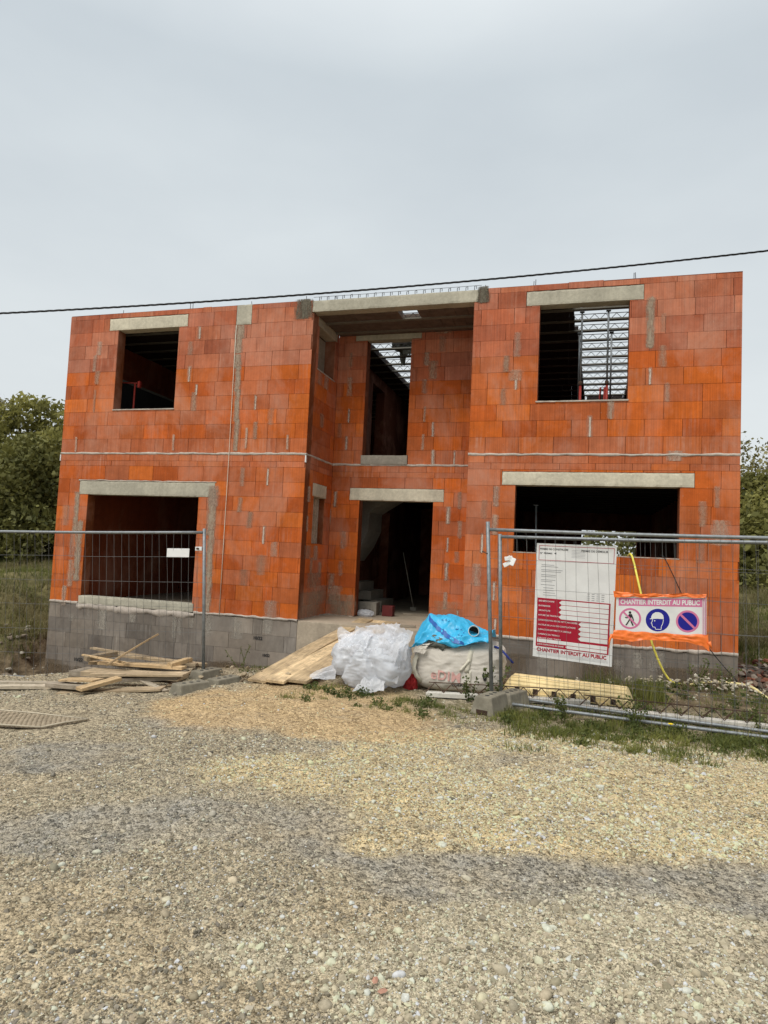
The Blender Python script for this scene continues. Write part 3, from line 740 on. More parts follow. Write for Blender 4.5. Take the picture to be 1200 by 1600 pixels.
# smears over joints
sm = bpy.data.meshes.new('mortar_smear'); SV = []; SF = []; SC = []; SUV = []
def smear(u, z, w_, h_, fn, d, tone):
    n = len(SV); k = 1.35
    for a, b in ((-1,-1),(1,-1),(1,1),(-1,1)):
        SV.append(fn(u + a*w_*k/2, d, z + b*h_*1.12/2)); SUV.append((.001 if a < 0 else .999, .001 if b < 0 else .999)); SC.append(tone)
    SF.append((n, n+1, n+2, n+3))
rs = random.Random(4)
def stone_tone(z):
    b = rs.choice([(.44,.30,.215), (.46,.33,.25), (.40,.26,.18), (.48,.36,.27)]); g = rs.uniform(.85, 1.15)
    return tuple(v*g for v in b) + (rs.uniform(.35, .75),)
for i, (u, z, w_, h_) in enumerate(SM_FRONT):
    tn = stone_tone(z)
    if 8 <= i <= 13 or h_ > .6: tn = (.36,.28,.205, .95); w_ *= 1.25
    smear(u, z, w_, h_, FR, -.003 - .00005*i, tn)
for i, (u, z, w_, h_) in enumerate(SM_FRONT):
    if w_ < .10 and h_ < .35 and i % 3 != 1: smear(u+rs.uniform(-.006,.012), z-.01, .030, h_*.9, FR, -.0068-.00005*i, (.55,.46,.38,1))
for i, (u, z, w_, h_) in enumerate(SM_BACK):
    if w_ < .10 and i % 2: smear(u, z, .028, h_*.9, BK, -.0068-.00005*i, (.50,.42,.35,1))
for i, (u, z, w_, h_) in enumerate(SM_BACK): smear(u, z, w_, h_, BK, -.003 - .00005*i, stone_tone(z))
for i, (u, z, w_, h_) in enumerate(SM_SIDE): smear(u, z, w_, h_, SD, -.003 - .00005*i, stone_tone(z))
grey = (.13,.115,.085, 1)
smear(4.70, 5.15, .33, .32, FR, -.0105, grey); smear(4.75, 5.16, .24, .30, FR, -.0108, grey)
smear(7.70, 5.20, .20, .23, FR, -.0105, grey); smear(7.70, 5.20, .17, .25, FR, -.0108, grey)
dust = (.42,.32,.22, .38)
for k, (u, w_) in enumerate(((5.05, .35), (5.25, .4), (5.34, .2), (7.1, .5))): smear(u, .16, w_, .42, BK, -.0112-.0001*k, dust)
for k, u in enumerate((.25, .6, .95)): smear(u, .18, .5, .5, SD, -.0112-.0001*k, dust)
for k in range(4):   # thin pale cement dribbles under sills and bands
    smear(rs.uniform(.2, 4.7), rs.uniform(2.75, 3.0), .05, rs.uniform(.15, .4), FR, -.0120-.0001*k, (.50,.36,.27,.8))
for k in range(46):   # soil splashed up the foot of the foundation, cement runs below the bed joint
    u = rs.uniform(.1, 4.8) if k % 3 else rs.uniform(7.6, 11.2)
    zb_ = float(np.interp(u, [1.5, 3.0, 5.0, 7.5, 9.5], [-1.40, -1.25, -.82, -.58, -.50]))
    if k % 2: smear(u, zb_+rs.uniform(.05,.18), rs.uniform(.25,.7), rs.uniform(.2,.4), FR, .0035-.00004*k, (.17,.125,.08,rs.uniform(.4,.8)))
    else: smear(u, rs.uniform(-.28,-.12), rs.uniform(.05,.2), rs.uniform(.12,.4), FR, .0035-.00004*k, (.42,.38,.32,rs.uniform(.3,.7)))
sm.from_pydata(SV, [], SF); uvl = sm.uv_layers.new(name='uv'); ca = sm.color_attributes.new('tone', 'FLOAT_COLOR', 'CORNER')
uvl = sm.uv_layers['uv']; ca = sm.color_attributes['tone']
for p in sm.polygons:
    for li, vi in zip(p.loop_indices, p.vertices):
        uvl.data[li].uv = SUV[vi]; ca.data[li].color = SC[vi]
new_obj('mortar_stain', sm, M['smear'], house)

# foundation courses of grey blocks
FC = [(-1.82 + .2572*i, -1.82 + .2572*(i+1)) for i in range(7)]
def cmu_tone(z, rnd):
    c = rnd.choice([(.18,.155,.128), (.165,.143,.12), (.20,.17,.138), (.15,.13,.11)]); g = math.exp(rnd.gauss(0, .10))
    return tuple(v*g for v in c) + (rnd.choice([0, .2, .5, .9]),)
for a, b, s in ((0, X5, 21), (X6, HX, 22)):
    block_wall('foundation_wall', a, b, FC, [], lambda u, d, z: (u, d+.006, z), house, M['cmu'], cmu_tone, s, .5, .2, .0028, (.24,.21,.175,.3))
mb = MB(); mb.box(X5+.001, X6-.001, .004, .2, -1.8, -.001); mb.box(X5+.001, X6-.001, .2, YB+.3, -.22, -.001)
mb.build('porch_slab', M['porch'], house, bevel=.01)
mb = MB(); mb.box(.2, HX-.2, YB+.3, YD-.2, -.22, -.003); mb.box(.2, X5-.201, .201, YB+.3, -.22, -.004); mb.box(X6+.201, HX-.2, .201, YB+.3, -.22, -.004)
mb.build('ground_slab', M['porch'], house)
# rear and end walls, partitions (seen through the openings); shade of the rooms put into their tones
for a, b in ((.001, .2), (HX-.2, HX-.001)):
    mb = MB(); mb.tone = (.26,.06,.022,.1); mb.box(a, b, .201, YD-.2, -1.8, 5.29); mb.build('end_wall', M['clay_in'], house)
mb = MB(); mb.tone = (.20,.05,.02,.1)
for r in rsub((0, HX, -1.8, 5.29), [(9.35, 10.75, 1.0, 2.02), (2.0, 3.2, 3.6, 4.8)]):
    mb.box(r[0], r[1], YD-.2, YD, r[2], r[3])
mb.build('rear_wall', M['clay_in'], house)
for xw in (X5-.188, X6-.012):
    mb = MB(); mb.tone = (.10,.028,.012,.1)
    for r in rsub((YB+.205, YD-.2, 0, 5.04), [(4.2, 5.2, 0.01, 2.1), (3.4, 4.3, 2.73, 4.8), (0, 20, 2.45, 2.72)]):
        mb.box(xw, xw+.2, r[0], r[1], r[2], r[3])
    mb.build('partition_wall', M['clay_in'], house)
# first floor: slab on joists
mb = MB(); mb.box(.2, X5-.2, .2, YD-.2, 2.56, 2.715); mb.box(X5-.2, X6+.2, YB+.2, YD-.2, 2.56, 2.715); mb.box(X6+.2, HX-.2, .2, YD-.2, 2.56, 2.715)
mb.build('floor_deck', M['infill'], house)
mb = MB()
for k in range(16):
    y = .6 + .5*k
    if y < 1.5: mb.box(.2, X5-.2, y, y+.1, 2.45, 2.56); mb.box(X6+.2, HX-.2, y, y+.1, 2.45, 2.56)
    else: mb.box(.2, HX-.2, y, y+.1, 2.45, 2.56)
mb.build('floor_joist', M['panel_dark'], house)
# top floor ceiling: prestressed joists with lattice girders, partly filled in
JY = [.52 + .5043*k for k in range(17)]
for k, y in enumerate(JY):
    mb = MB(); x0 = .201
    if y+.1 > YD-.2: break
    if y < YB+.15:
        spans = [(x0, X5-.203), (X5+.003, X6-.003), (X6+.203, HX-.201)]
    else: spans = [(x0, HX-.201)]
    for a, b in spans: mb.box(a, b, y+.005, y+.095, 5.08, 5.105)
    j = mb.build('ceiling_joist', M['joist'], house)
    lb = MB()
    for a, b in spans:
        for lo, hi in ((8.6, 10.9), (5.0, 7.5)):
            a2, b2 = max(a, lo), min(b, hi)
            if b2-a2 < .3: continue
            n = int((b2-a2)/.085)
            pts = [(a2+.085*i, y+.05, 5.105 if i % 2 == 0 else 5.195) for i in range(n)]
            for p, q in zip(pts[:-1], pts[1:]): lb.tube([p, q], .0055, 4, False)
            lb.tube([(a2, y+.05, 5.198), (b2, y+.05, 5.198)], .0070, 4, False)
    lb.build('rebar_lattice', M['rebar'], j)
mb = MB()
ends = [.20] + [y+.10 for y in JY]
for k in range(len(JY)):
    y0, y1 = ends[k]+.002, JY[k]-.002
    if y0 > YD-.3: break
    if k == 0: rng = [(.203, X5-.21), (X5+.01, 6.285), (6.60, X6-.01), (X6+.21, 9.03)]
    elif k == 1: rng = [(.203, X5-.21), (X5+.01, X6-.01), (X6+.21, 9.05)]
    elif k == 2: rng = [(.203, X5-.21), (X6+.21, 9.06)]
    else:
        oy = .5*(y0+y1)
        rng = [(.203, 5.27), (6.75, 9.06+.02*k)] if oy < 5.2 else [(.203, 9.06+.02*k)]  # infill beyond the window's view widened to cut daylight in the middle room
        if oy > 3.6: rng.append((10.2, HX-.203))
        if oy > 6.7: rng.append((9.1+.02*k, 10.19))
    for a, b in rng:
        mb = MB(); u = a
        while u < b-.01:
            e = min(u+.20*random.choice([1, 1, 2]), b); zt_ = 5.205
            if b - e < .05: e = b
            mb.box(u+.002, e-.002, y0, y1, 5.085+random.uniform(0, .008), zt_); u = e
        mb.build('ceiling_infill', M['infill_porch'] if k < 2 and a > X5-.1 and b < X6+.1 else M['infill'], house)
mb = MB()
for u in np.arange(X5+.02, X6-.2, .25): mb.box(u, u+.246, 1.128, 1.240, 5.088, 5.205)
mb.build('ceiling_infill', M['infill_porch'], house)
# inner top-course gaps let points of daylight in; starter bars and the comb of stirrups on the beam
for x in (1.069, 2.47, 2.522, 3.688, 4.70, 7.719, 8.442, 8.47, 9.876, 9.902):
    mb = MB(); mb.tube([(x, .09, 5.15), (x+.004, .09, 5.30), (x+random.uniform(-.01,.01), .09, 5.40+random.uniform(-.02,.03))], .005, 5); mb.build('starter_bar', M['rebar'], house)
mb = MB(); x = 4.95
while x < 7.6:
    h_ = 5.375+random.uniform(-.006, .012)
    mb.tube([(x-.012, .1, 5.28), (x-.012, .1, h_), (x+.018, .1, h_+.008), (x+.018, .1, h_-.04)], .0055, 5); x += .137
mb.tube([(4.83, .1, 5.385), (5.6, .1, 5.382), (6.6, .1, 5.388), (7.65, .1, 5.392)], .0035, 5)
mb.tube([(5.20, .12, 5.28), (5.215, .12, 5.39)], .004, 5); mb.tube([(5.24, .12, 5.28), (5.255, .12, 5.385)], .004, 5)
mb.build('beam_stirrups', M['rebar'], house)
for x in (-.004, X5-.012, HX-.010):
    mb = MB(); mb.box(x, x+.016, -.012, .03, 2.575, 2.69); mb.build('edge_strip', M['white_plastic'], house)
# boarded slit window in the recess
mb = MB()
for i in range(5): mb.box(X5-.14+random.uniform(-.01,.01), X5-.11, .43+.105*i, .43+.105*i+.09, 1.262, 2.058)
mb.build('slit_window_board', M['wood_grey'], house)
mb = MB(); mb.box(X5-.3, X5-.203, .62, 1.3, 4.23, 4.94); mb.build('inner_jamb', M['concrete'], house)
# stair behind the doorway: winding concrete flight, underside seen
mb = MB()
STEP = .178
for i in range(4): mb.box(4.895, 5.54-.225*i, 2.6, 3.5, .172*i+.001*i, .172*(i+1)+.04)
mb.build('stair_step', M['concrete'], house)
M['stair'] = m_concrete('pale_stair_concrete', (.30,.29,.26), .2, False, .1)
poly = [(4.89,.95),(5.10,1.25),(5.245,1.58),(5.25,1.94),(5.33,2.00),(5.66,2.20),(5.98,2.42),(5.98,2.55),(5.24,2.55),(5.05,2.0),(4.89,1.6)]
mb = MB(); mb.prism(poly, 2.45, 3.35, lambda a, b, d: (a, d, b)); mb.build('stair_flight', M['stair'], house)
# block-maker's stamps on the foundation
for (x, z, s) in ((.62, -1.02, .085), (4.12, -.36, .075), (4.3, -.62, .06)):
    V_, F_ = text_mesh('10/22', s, .002)
    mb = MB(); mb._add([(x+a, -.0015, z+b) for a, b, c_ in V_], F_); mb.build('ink_stamp', M['sign_ink'], house)
# ------------------------------------------------------------------ site fence panels
def bil(P, u, v):
    a = P['BL'].lerp(P['BR'], u); b = P['TL'].lerp(P['TR'], u); return a.lerp(b, v)
def frame_panel(name, label, BL, TL, BR, W=3.45, foot=.10, seed=0, group=None, post_over=.05, dx=.1, wr=.0016):
    """welded-mesh site fence panel: two posts, two rails, wire mesh.  Corners are the ends of the rails."""
    BL, TL, BR = Vector(BL), Vector(TL), Vector(BR)
    U = (BR-BL).normalized(); V = (TL-BL); Hh = V.length; V = V/Hh; N = U.cross(V).normalized()
    at = lambda u, v, d=0: BL + U*u + V*v + N*d
    base = at(0, -foot); root = empty(name, base, label, 'fence panel', group)
    for u in (0, W):
        MB().tube([at(u, -foot), at(u, Hh*.5, .004), at(u, Hh+post_over)], .021, 10).build('post', M['galv'], root, True)
    sag = lambda t, a: a*math.sin(math.pi*t)
    MB().tube([at(.021+(W-.042)*t, Hh-sag(t, .010), sag(t, .012)) for t in np.linspace(0, 1, 9)], .0185, 10).build('rail', M['galv'], root, True)
    MB().tube([at(.021+(W-.042)*t, -sag(t, .008), sag(t, -.012)) for t in np.linspace(0, 1, 9)], .0185, 10).build('rail', M['galv'], root, True)
    r2 = random.Random(seed); mb = MB(); n = int(W/dx)
    for i in range(1, n):
        u = i*W/n + r2.uniform(-.006, .006); b1, b2, b3 = (r2.uniform(-.012, .012) for _ in range(3))
        mb.tube([at(u, .0), at(u+b1, Hh*.3, b2), at(u+b3, Hh*.65, b1), at(u+b2*.5, Hh+.018, 0)], wr, 5, False)
    m = 6
    for k in range(1, m):
        v = Hh*k/m
        mb.tube([at(W*t, v + r2.uniform(-.006, .006), .004 + r2.uniform(-.012, .012)) for t in np.linspace(0, 1, 10)], wr, 5, False)
    mb.build('wire_mesh', M['wire'], root, True)
    return root, at

fl, at_l = frame_panel('mesh_fence', 'grey mesh fence panel with a blank white plate, in front of the timber heap',
    (4.64+.02,-2.36,-.60), (4.60,-2.46,1.31), (1.89,-2.80,-.70), 3.45, .08, 1, wr=.0021)
mb = MB(); c0 = Vector((4.266,-2.505,1.035)); U_ = (Vector((1.89,-2.80,-.70))-Vector((4.66,-2.36,-.60))).normalized()
mb.obox(c0, U_, U_.cross(Vector((0,0,1))).normalized(), Vector((0,0,1)), .30, .006, .112); mb.build('plate', M['white_plastic'], fl, bevel=.002)
mb = MB(); c0 = Vector((4.545,-2.475,1.10)); mb.obox(c0, U_, U_.cross(Vector((0,0,1))).normalized(), Vector((0,0,1)), .085, .03, .05); mb.build('clamp', M['white_plastic'], fl, bevel=.004)
mb = MB(); mb.tube([c0+Vector((.0,-.045,0)), c0+Vector((0,-.01,0))], .013, 8); mb.build('clamp_bolt', M['rust'], fl)

fr, at_r = frame_panel('mesh_fence', 'mesh fence panel with the tallest post, nearest the camera, above two cement feet',
    (8.33,-2.62,-.39), (8.24,-2.76,1.46), (10.92,-2.90,-.385), 3.45, .10, 2, post_over=.085)
fs_, at_s = frame_panel('mesh_fence', 'second mesh fence panel set just behind, its top rail crossing lower',
    (8.39,-2.24,-.40), (8.33,-2.37,1.40), (10.96,-2.72,-.37), 3.45, .10, 3, post_over=.03)
mb = MB(); mb.tube([at_r(-.07, 1.62, .0), at_r(-.02, 1.60, .01), at_r(.0, 1.60, .02)], .007, 6); mb.build('hook', M['rust'], fr)
# crumpled foil tie hanging on the wires
mb = MB(); c0 = Vector((8.487,-2.775,1.129))
for k, (dx_, dz_, a) in enumerate(((-.03,-.03,.5), (.012,.022,-.6), (-.015,.03,.2), (.03,-.005,1.2))):
    ax = Vector((math.cos(a), .2, math.sin(a))).normalized(); az = ax.cross(Vector((0,1,0))).normalized(); ay = az.cross(ax)
    mb.obox(c0+Vector((dx_, -.004*k, dz_)), ax, ay, az, .085, .018, .045)
o = mb.build('plastic_clip', M['white_plastic'], bevel=.006); tag(o, 'crumpled white plastic clip on the fence wires beside the double posts', 'clip')

# cement fence feet
def foot(name, x, y, z, rz, label, L=.44, W=.27, H=.185, pit=0, group='cement fence feet'):
    mb = MB(); hx, hy = L/2, W/2
    prof = [(-hx, 0), (hx, 0), (hx*.86, H), (-hx*.86, H)]
    mb.prism(prof, -hy, hy, lambda a, b, d: (a, d*(1-.34*b/H), b))
    o = mb.build(name, M['feet'], bevel=.012); o.location = (x, y, z); o.rotation_euler = (pit, 0, rz)
    hol = MB()
    for k in (-.42, 0, .42): hol.tube([(hx*k, 0, H-.01), (hx*k, 0, H+.002)], .024, 12)
    hol.build('socket', M['pvc_in'], o, world=False)  # dark discs stand in for the shade in open sockets
    rec = MB(); rec.box(-hx-.002, -hx+.01, -hy*.45, hy*.45, .0, H*.30); rec.build('grip_recess', M['slot'], o, world=False)  # dark box on the end face stands in for a shaded recess
    return tag(o, label, 'fence foot', group)
foot('fence_ballast', 8.34, -2.80, G1(8.30,-2.9)-.005, R_(72), 'cement foot under the tallest fence post')
foot('fence_ballast', 8.52, -2.45, G1(8.5,-2.5)-.03, R_(66), 'cement foot half hidden behind the one under the tallest post')
foot('fence_ballast', 5.02, -3.22, G1(5.02,-3.22)-.095, R_(66), 'mossy cement foot at the end of the timber heap, nearest the road')
foot('fence_ballast', 5.16, -2.72, G1(5.16,-2.72)-.11, R_(74), 'cement foot half sunk in sand, second from the road beside the timber heap')
foot('fence_ballast', 4.70, -2.36, G1(4.70,-2.36)-.09, R_(80), 'cement foot under the post of the panel with the white plate')

# ------------------------------------------------------------------ permit board
def board_P(TL, TR, BR, BL): return dict(TL=Vector(TL), TR=Vector(TR), BR=Vector(BR), BL=Vector(BL))
class Sign:
    def __init__(self, P, root, thick=.006):
        self.P = P; self.root = root
        self.N = (P['BR']-P['BL']).cross(P['TL']-P['BL']).normalized()
        self.w = (P['BR']-P['BL']).length; self.h = (P['TL']-P['BL']).length
    def pt(self, u, v, d): return bil(self.P, u, 1-v) + self.N*d     # v from the top
    def plate(self, name, mat, u0, u1, v0, v1, d0, d1, bev=0):
        mb = MB(); mb.prism([(u0,v0),(u0,v1),(u1,v1),(u1,v0)], d0, d1, self.pt); return mb.build(name, mat, self.root, bevel=bev)
    def quads(self, name, mat, rects, d):
        mb = MB()
        for u0, u1, v0, v1 in rects: mb.prism([(u0,v0),(u0,v1),(u1,v1),(u1,v0)], d-.0006, d, self.pt)
        return mb.build(name, mat, self.root)
    def polys(self, name, mat, polys, d):
        mb = MB()
        for p in polys: mb.prism(p, d-.0006, d, self.pt)
        return mb.build(name, mat, self.root)
    def text(self, name, mat, items, d, bold=.0):
        """items: (text, u, v_baseline, height as share of board height, max width share)"""
        mb = MB()
        for txt, u, v, hh, wmax in items:
            V_, F_ = text_mesh(txt, 1.0, bold)
            if not V_: continue
            x0 = min(p[0] for p in V_); x1 = max(p[0] for p in V_)
            s = hh*self.h/.72; sx = s
            if wmax: sx = wmax*self.w/(x1-x0)
            mb._add([self.pt(u + (p[0]-x0)*sx/self.w, v - p[1]*s/self.h, d) for p in V_], F_)
        return mb.build(name, mat, self.root)
P = board_P((8.759,-2.742,1.334), (9.554,-2.814,1.331), (9.538,-2.712,.105), (8.746,-2.642,.136))
root = empty('permit_board', P['BL'], 'white and crimson building permit board hung on the mesh fence', 'permit board')
S = Sign(P, root)
S.plate('board', M['board_white'], 0, 1, 0, 1, -.006, 0)
fr_ = []
for (u0, u1, v0, v1) in ((.03,.975,.018,.022), (.03,.975,.143,.147), (.03,.036,.022,.143), (.969,.975,.022,.143)): fr_.append((u0,u1,v0,v1))
S.quads('frame_line', M['sign_red'], fr_, .0012)
S.quads('red_field', M['sign_red'], [(.035,.955,.478,.905)], .0012)
rows = [(.345,.935,.488+.0415*i,.488+.0415*i+.037) for i in range(4)] + [(.60,.935,.657+.0415*i,.657+.0415*i+.037) for i in range(4)]
rows += [(.05,.935,.838,.868), (.44,.935,.872,.897)]
S.quads('white_field', M['board_white'], rows, .0022)
tri = []
for i in range(4): v = .507+.0415*i; tri.append([(.345,v-.016),(.345,v+.016),(.315,v)])
for i in range(4): v = .676+.0415*i; tri.append([(.60,v-.016),(.60,v+.016),(.57,v)])
tri.append([(.44,.872),(.44,.897),(.415,.8845)])
S.polys('white_arrow', M['board_white'], tri, .0021)
S.polys('black_arrow', M['sign_ink'], [[(.255,.073),(.255,.093),(.228,.083)]], .0022)
S.text('lettering', M['sign_ink'], [('PERMIS DE CONSTRUIRE', .045, .055, .016, .36), ('PERMIS DE DÉMOLIR', .57, .058, .016, .33), ('N° PERMIS', .045, .091, .014, .16)], .0024, .012)
S.text('lettering', M['board_white'], [('BÉNÉFICIAIRE', .055, .510, .013, .2), ('ENTREPRISE', .055, .552, .013, .15), ('ARCHITECTE', .055, .593, .013, .15),
    ('NATURE DES TRAVAUX', .055, .634, .013, .26), ("SUPERFICIE D'HO ŒUVRE NETTE AUTORISÉE", .055, .677, .013, .50), ('HAUTEUR DE LA OU DES CONSTRUCTIONS', .055, .719, .013, .48),
    ('SURFACE DES BÂTIMENTS À DÉMOLIR', .055, .760, .013, .43), ('SUPERFICIE DU TERRAIN', .055, .801, .013, .28), ('DROIT DES TIERS', .055, .834, .011, .3), ("DATE D'AFFICHAGE EN MAIRIE", .055, .891, .013, .34)], .0024, .012)
S.text('lettering', M['sign_red'], [('CHANTIER INTERDIT AU PUBLIC', .05, .946, .031, .88)], .0024, .035)
g = [(.105,.105+.16*random.uniform(.6,1.1), .385+.021*i, .389+.021*i) for i in range(4)]
for i in range(4):
    g += [(.66+.06*k, .66+.06*k+.035, .41+.017*i, .415+.017*i) for k in range(4)]
g += [(.45+.0*k, .62, .05+.012*k, .0515+.012*k) for k in range(6)] + [(.05,.95,.955+.009*i,.9565+.009*i) for i in range(3)]
for i in range(14):
    v0 = .17+.0145*i; g += [(.07, .07+random.uniform(.12,.3), v0, v0+.004)] if i % 3 else []
S.quads('small_print', M['sign_grey'], g, .0014)

# ------------------------------------------------------------------ safety banner on orange film
P = board_P((9.556,-2.880,.832), (10.363,-2.955,.880), (10.373,-2.925,.503), (9.554,-2.850,.470))
root = empty('safety_banner', P['BL'], 'white safety banner with three round pictograms edged in orange film', 'banner')
S = Sign(P, root)
S.plate('sheet', M['board_white'], 0, 1, 0, 1, -.004, 0)
S.quads('pink_heading', M['sign_pink'], [(.03,.955,.05,.26)], .001)
S.text('lettering', M['board_white'], [('CHANTIER INTERDIT AU PUBLIC', .05, .213, .125, .88)], .002, .035)
asp = S.h/S.w
def circ(cu, cv, r, n=40, a0=0, a1=2*math.pi): return [(cu + r*asp*math.cos(a0+(a1-a0)*k/n), cv + r*math.sin(a0+(a1-a0)*k/n)) for k in range(n)]
def ring(cu, cv, r0, r1, n=48):
    out = []
    for k in range(n):
        a, b = 2*math.pi*k/n, 2*math.pi*(k+1)/n
        out.append([(cu+r0*asp*math.cos(a), cv+r0*math.sin(a)), (cu+r1*asp*math.cos(a), cv+r1*math.sin(a)), (cu+r1*asp*math.cos(b), cv+r1*math.sin(b)), (cu+r0*asp*math.cos(b), cv+r0*math.sin(b))])
    return out
def bar(cu, cv, r, w_):
    c_, s_ = math.cos(math.pi/4), math.sin(math.pi/4)
    return [(cu+(a*c_-b*s_)*asp, cv+(a*s_+b*c_)) for a, b in ((-r,-w_),(r,-w_),(r,w_),(-r,w_))]
c1, c2, c3, cv, r = (.165,.60), (.475,.615), (.80,.625), .62, .285
S.polys('blue_disc', M['sign_blue'], [circ(c2[0], .625, .30), circ(c3[0], .635, .24)], .001)
S.polys('pink_ring', M['sign_pink'], ring(c1[0], .605, .235, .285) + ring(c3[0], .635, .235, .285), .0016)
S.polys('pink_bar', M['sign_pink'], [bar(c1[0], .605, .24, .022), bar(c3[0], .635, .24, .028)], .0030)
def loc(cu, cv, pts, s): return [(cu+a*s*asp, cv+b*s) for a, b in pts]
man = [circ(c1[0]-.002+.0, .605-.165, .034, 14)]
man += [loc(c1[0], .605, p, 1) for p in ([(-.035,-.12),(.045,-.12),(.03,.02),(-.02,.02)], [(-.03,-.115),(-.005,-.09),(-.075,.0),(-.13,-.02),(-.125,-.045),(-.08,-.03)],
        [(.045,-.12),(.085,-.02),(.105,.05),(.085,.06),(.055,-.01),(.03,-.06)], [(-.02,.015),(.015,.02),(-.03,.10),(-.08,.19),(-.115,.18),(-.06,.09)], [(.0,.015),(.03,.015),(.055,.09),(.10,.18),(.07,.2),(.025,.11)])]
S.polys('walking_man', M['sign_ink'], man, .0024)
hx_, hv_ = c2[0], .625
helm = [(-.165,-.045),(-.16,-.10),(-.125,-.165),(-.06,-.205),(.02,-.21),(.09,-.185),(.135,-.13),(.15,-.06),(.15,-.03),(-.01,-.035),(-.10,-.03),(-.19,-.015),(-.20,-.03)]
S.polys('helmet', M['board_white'], [loc(hx_, hv_, helm, 1)], .002)
outl = [(-.125,-.02),(-.14,.05),(-.165,.085),(-.14,.10),(-.14,.13),(-.13,.15),(-.12,.185),(-.06,.19),(-.05,.245),(.09,.245),(.095,.16),(.125,.10),(.14,.02),(.14,-.02)]
ln = []
for (a, b), (c_, d_) in zip(outl[:-1], outl[1:]):
    L_ = math.hypot(c_-a, d_-b); nx_, ny_ = -(d_-b)/L_*.008, (c_-a)/L_*.008
    ln.append(loc(hx_, hv_, [(a+nx_,b+ny_),(c_+nx_,d_+ny_),(c_-nx_,d_-ny_),(a-nx_,b-ny_)], 1))
S.polys('head_outline', M['board_white'], ln + [circ(hx_-.075*asp, hv_+.02, .016, 10)], .002)
# orange film folded round the top and bottom edges
def film(name, e0, e1, wdt, seed, mat, root, front=.012, fold=.012, tail=0):
    n = 60; m_ = 7; vs = []; fs = []
    for i in range(n+1):
        t_ = i/n
        for k in range(m_+1):
            s = k/m_; p = e0(t_).lerp(e1(t_), s)
            q = np.array([[t_*7+seed, s*2.2, seed]])
            d = front + fold*float(ridge(q, 3, seed)[0]) + .006*float(vnoise(q*5, seed)[0])
            dz = .010*float(vnoise(np.array([[t_*9, seed, s]]), seed+2)[0]) - tail*max(0, t_-.93)*s*3
            vs.append(p + S.N*d + Vector((0, 0, dz)))
    for i in range(n):
        for k in range(m_):
            a = i*(m_+1)+k; fs.append((a, a+m_+1, a+m_+2, a+1))
    mb = MB(); mb._add(vs, fs); return mb.build(name, mat, root, True)
V3 = Vector
tl, tr, br, bl = P['TL'], P['TR'], P['BR'], P['BL']
film('film_edge', lambda t_: (tl+V3((-.03,0,.048))).lerp(tr+V3((.0,0,.034)), t_) - V3((0,0,.012*math.sin(math.pi*t_))), lambda t_: (tl+V3((-.02,0,-.012))).lerp(tr+V3((-.01,0,-.002)), t_), .05, 3, M['orange_tape'], root)
film('film_edge', lambda t_: (bl+V3((-.01,0,.022))).lerp(br+V3((.01,0,.012)), t_), lambda t_: (bl+V3((-.035,0,-.055))).lerp(br+V3((.03,0,-.075)), t_) - V3((0,0,.012*math.sin(2.5*math.pi*t_))), .06, 5, M['orange_tape'], root, tail=.25)
mb = MB(); mb.tube([bl+V3((-.03,-.012,-.02)), bl+V3((-.05,-.012,-.08)), bl+V3((-.055,-.01,-.16))], [.014,.010,.004], 6); mb.tube([br+V3((.02,-.012,-.05)), br+V3((.045,-.014,-.11))], [.02,.004], 6)
mb.build('film_tail', M['orange_tape'], root, True)
mb = MB(); mb.tube([tr+V3((-.012,-.008,-.01)), br+V3((-.012,-.008,.01))], .004, 6); mb.tube([tr+V3((-.03,-.006,-.01)), br+V3((-.03,-.006,.01))], .0025, 6); mb.build('edge_cord', M['sign_pink'], root)

# ------------------------------------------------------------------ ramp of boards
def board(name, a, b, w_, th, mat, label, group=None, cat='board', twist=0.0, lift=0):
    a, b = Vector(a), Vector(b); ax = (b-a).normalized(); L = (b-a).length
    side = ax.cross(V3((0,0,1))).normalized(); up_ = side.cross(ax)
    side = (math.cos(twist)*side + math.sin(twist)*up_).normalized(); up_ = side.cross(ax)
    mb = MB(); n = max(2, int(L/.3)); vs = []; fs = []; seed = random.random()*99
    for i in range(n+1):
        t_ = i/n - .5; bow = .006*math.sin(seed+t_*3)*L; 
        e = random.uniform(-.002,.002)
        for y_, z_ in ((-w_/2,-th/2),(w_/2,-th/2),(w_/2,th/2),(-w_/2,th/2)): vs.append((t_*L, y_+e, z_+bow))
    for i in range(n):
        for k in range(4): fs.append((4*i+k, 4*i+(k+1)%4, 4*i+4+(k+1)%4, 4*i+4+k))
    fs += [(0,3,2,1), (4*n, 4*n+1, 4*n+2, 4*n+3)]
    mb._add(vs, fs); me = mb.mesh(name, mat, bevel=.003)
    o = bpy.data.objects.new(name, me); COL.objects.link(o)
    R3 = Matrix((ax, side, up_)).transposed()
    o.matrix_world = Matrix.Translation((a+b)/2 + up_*th/2) @ R3.to_4x4()
    return tag(o, label, cat, group)
gr = 'boards of the entrance ramp'
M['wood_r'] = m_wood('sandy_ramp_board', (.68,.53,.33))
board('ramp_board', (5.575,-2.70,G1(5.56,-2.7)+.012), (5.83,.72,.012), .245, .032, M['wood_r'], 'plank of the entrance ramp on its far side, by the grey foundation', gr)
board('ramp_board', (5.825,-2.74,G1(5.85,-2.7)+.012), (6.08,.75,.014), .245, .032, M['wood_r'], 'middle plank of the entrance ramp, running up to the doorway', gr)
board('ramp_board', (6.075,-2.66,G1(6.07,-2.6)+.014), (6.33,.62,.016), .245, .036, M['wood_r'], 'plank of the entrance ramp on the side of the white plastic bundle', gr)
board('wood_scrap', (6.50,.25,.005), (6.78,.30,.005), .09, .035, M['wood_grey'], 'short wood offcut lying on the porch beside the ramp top')

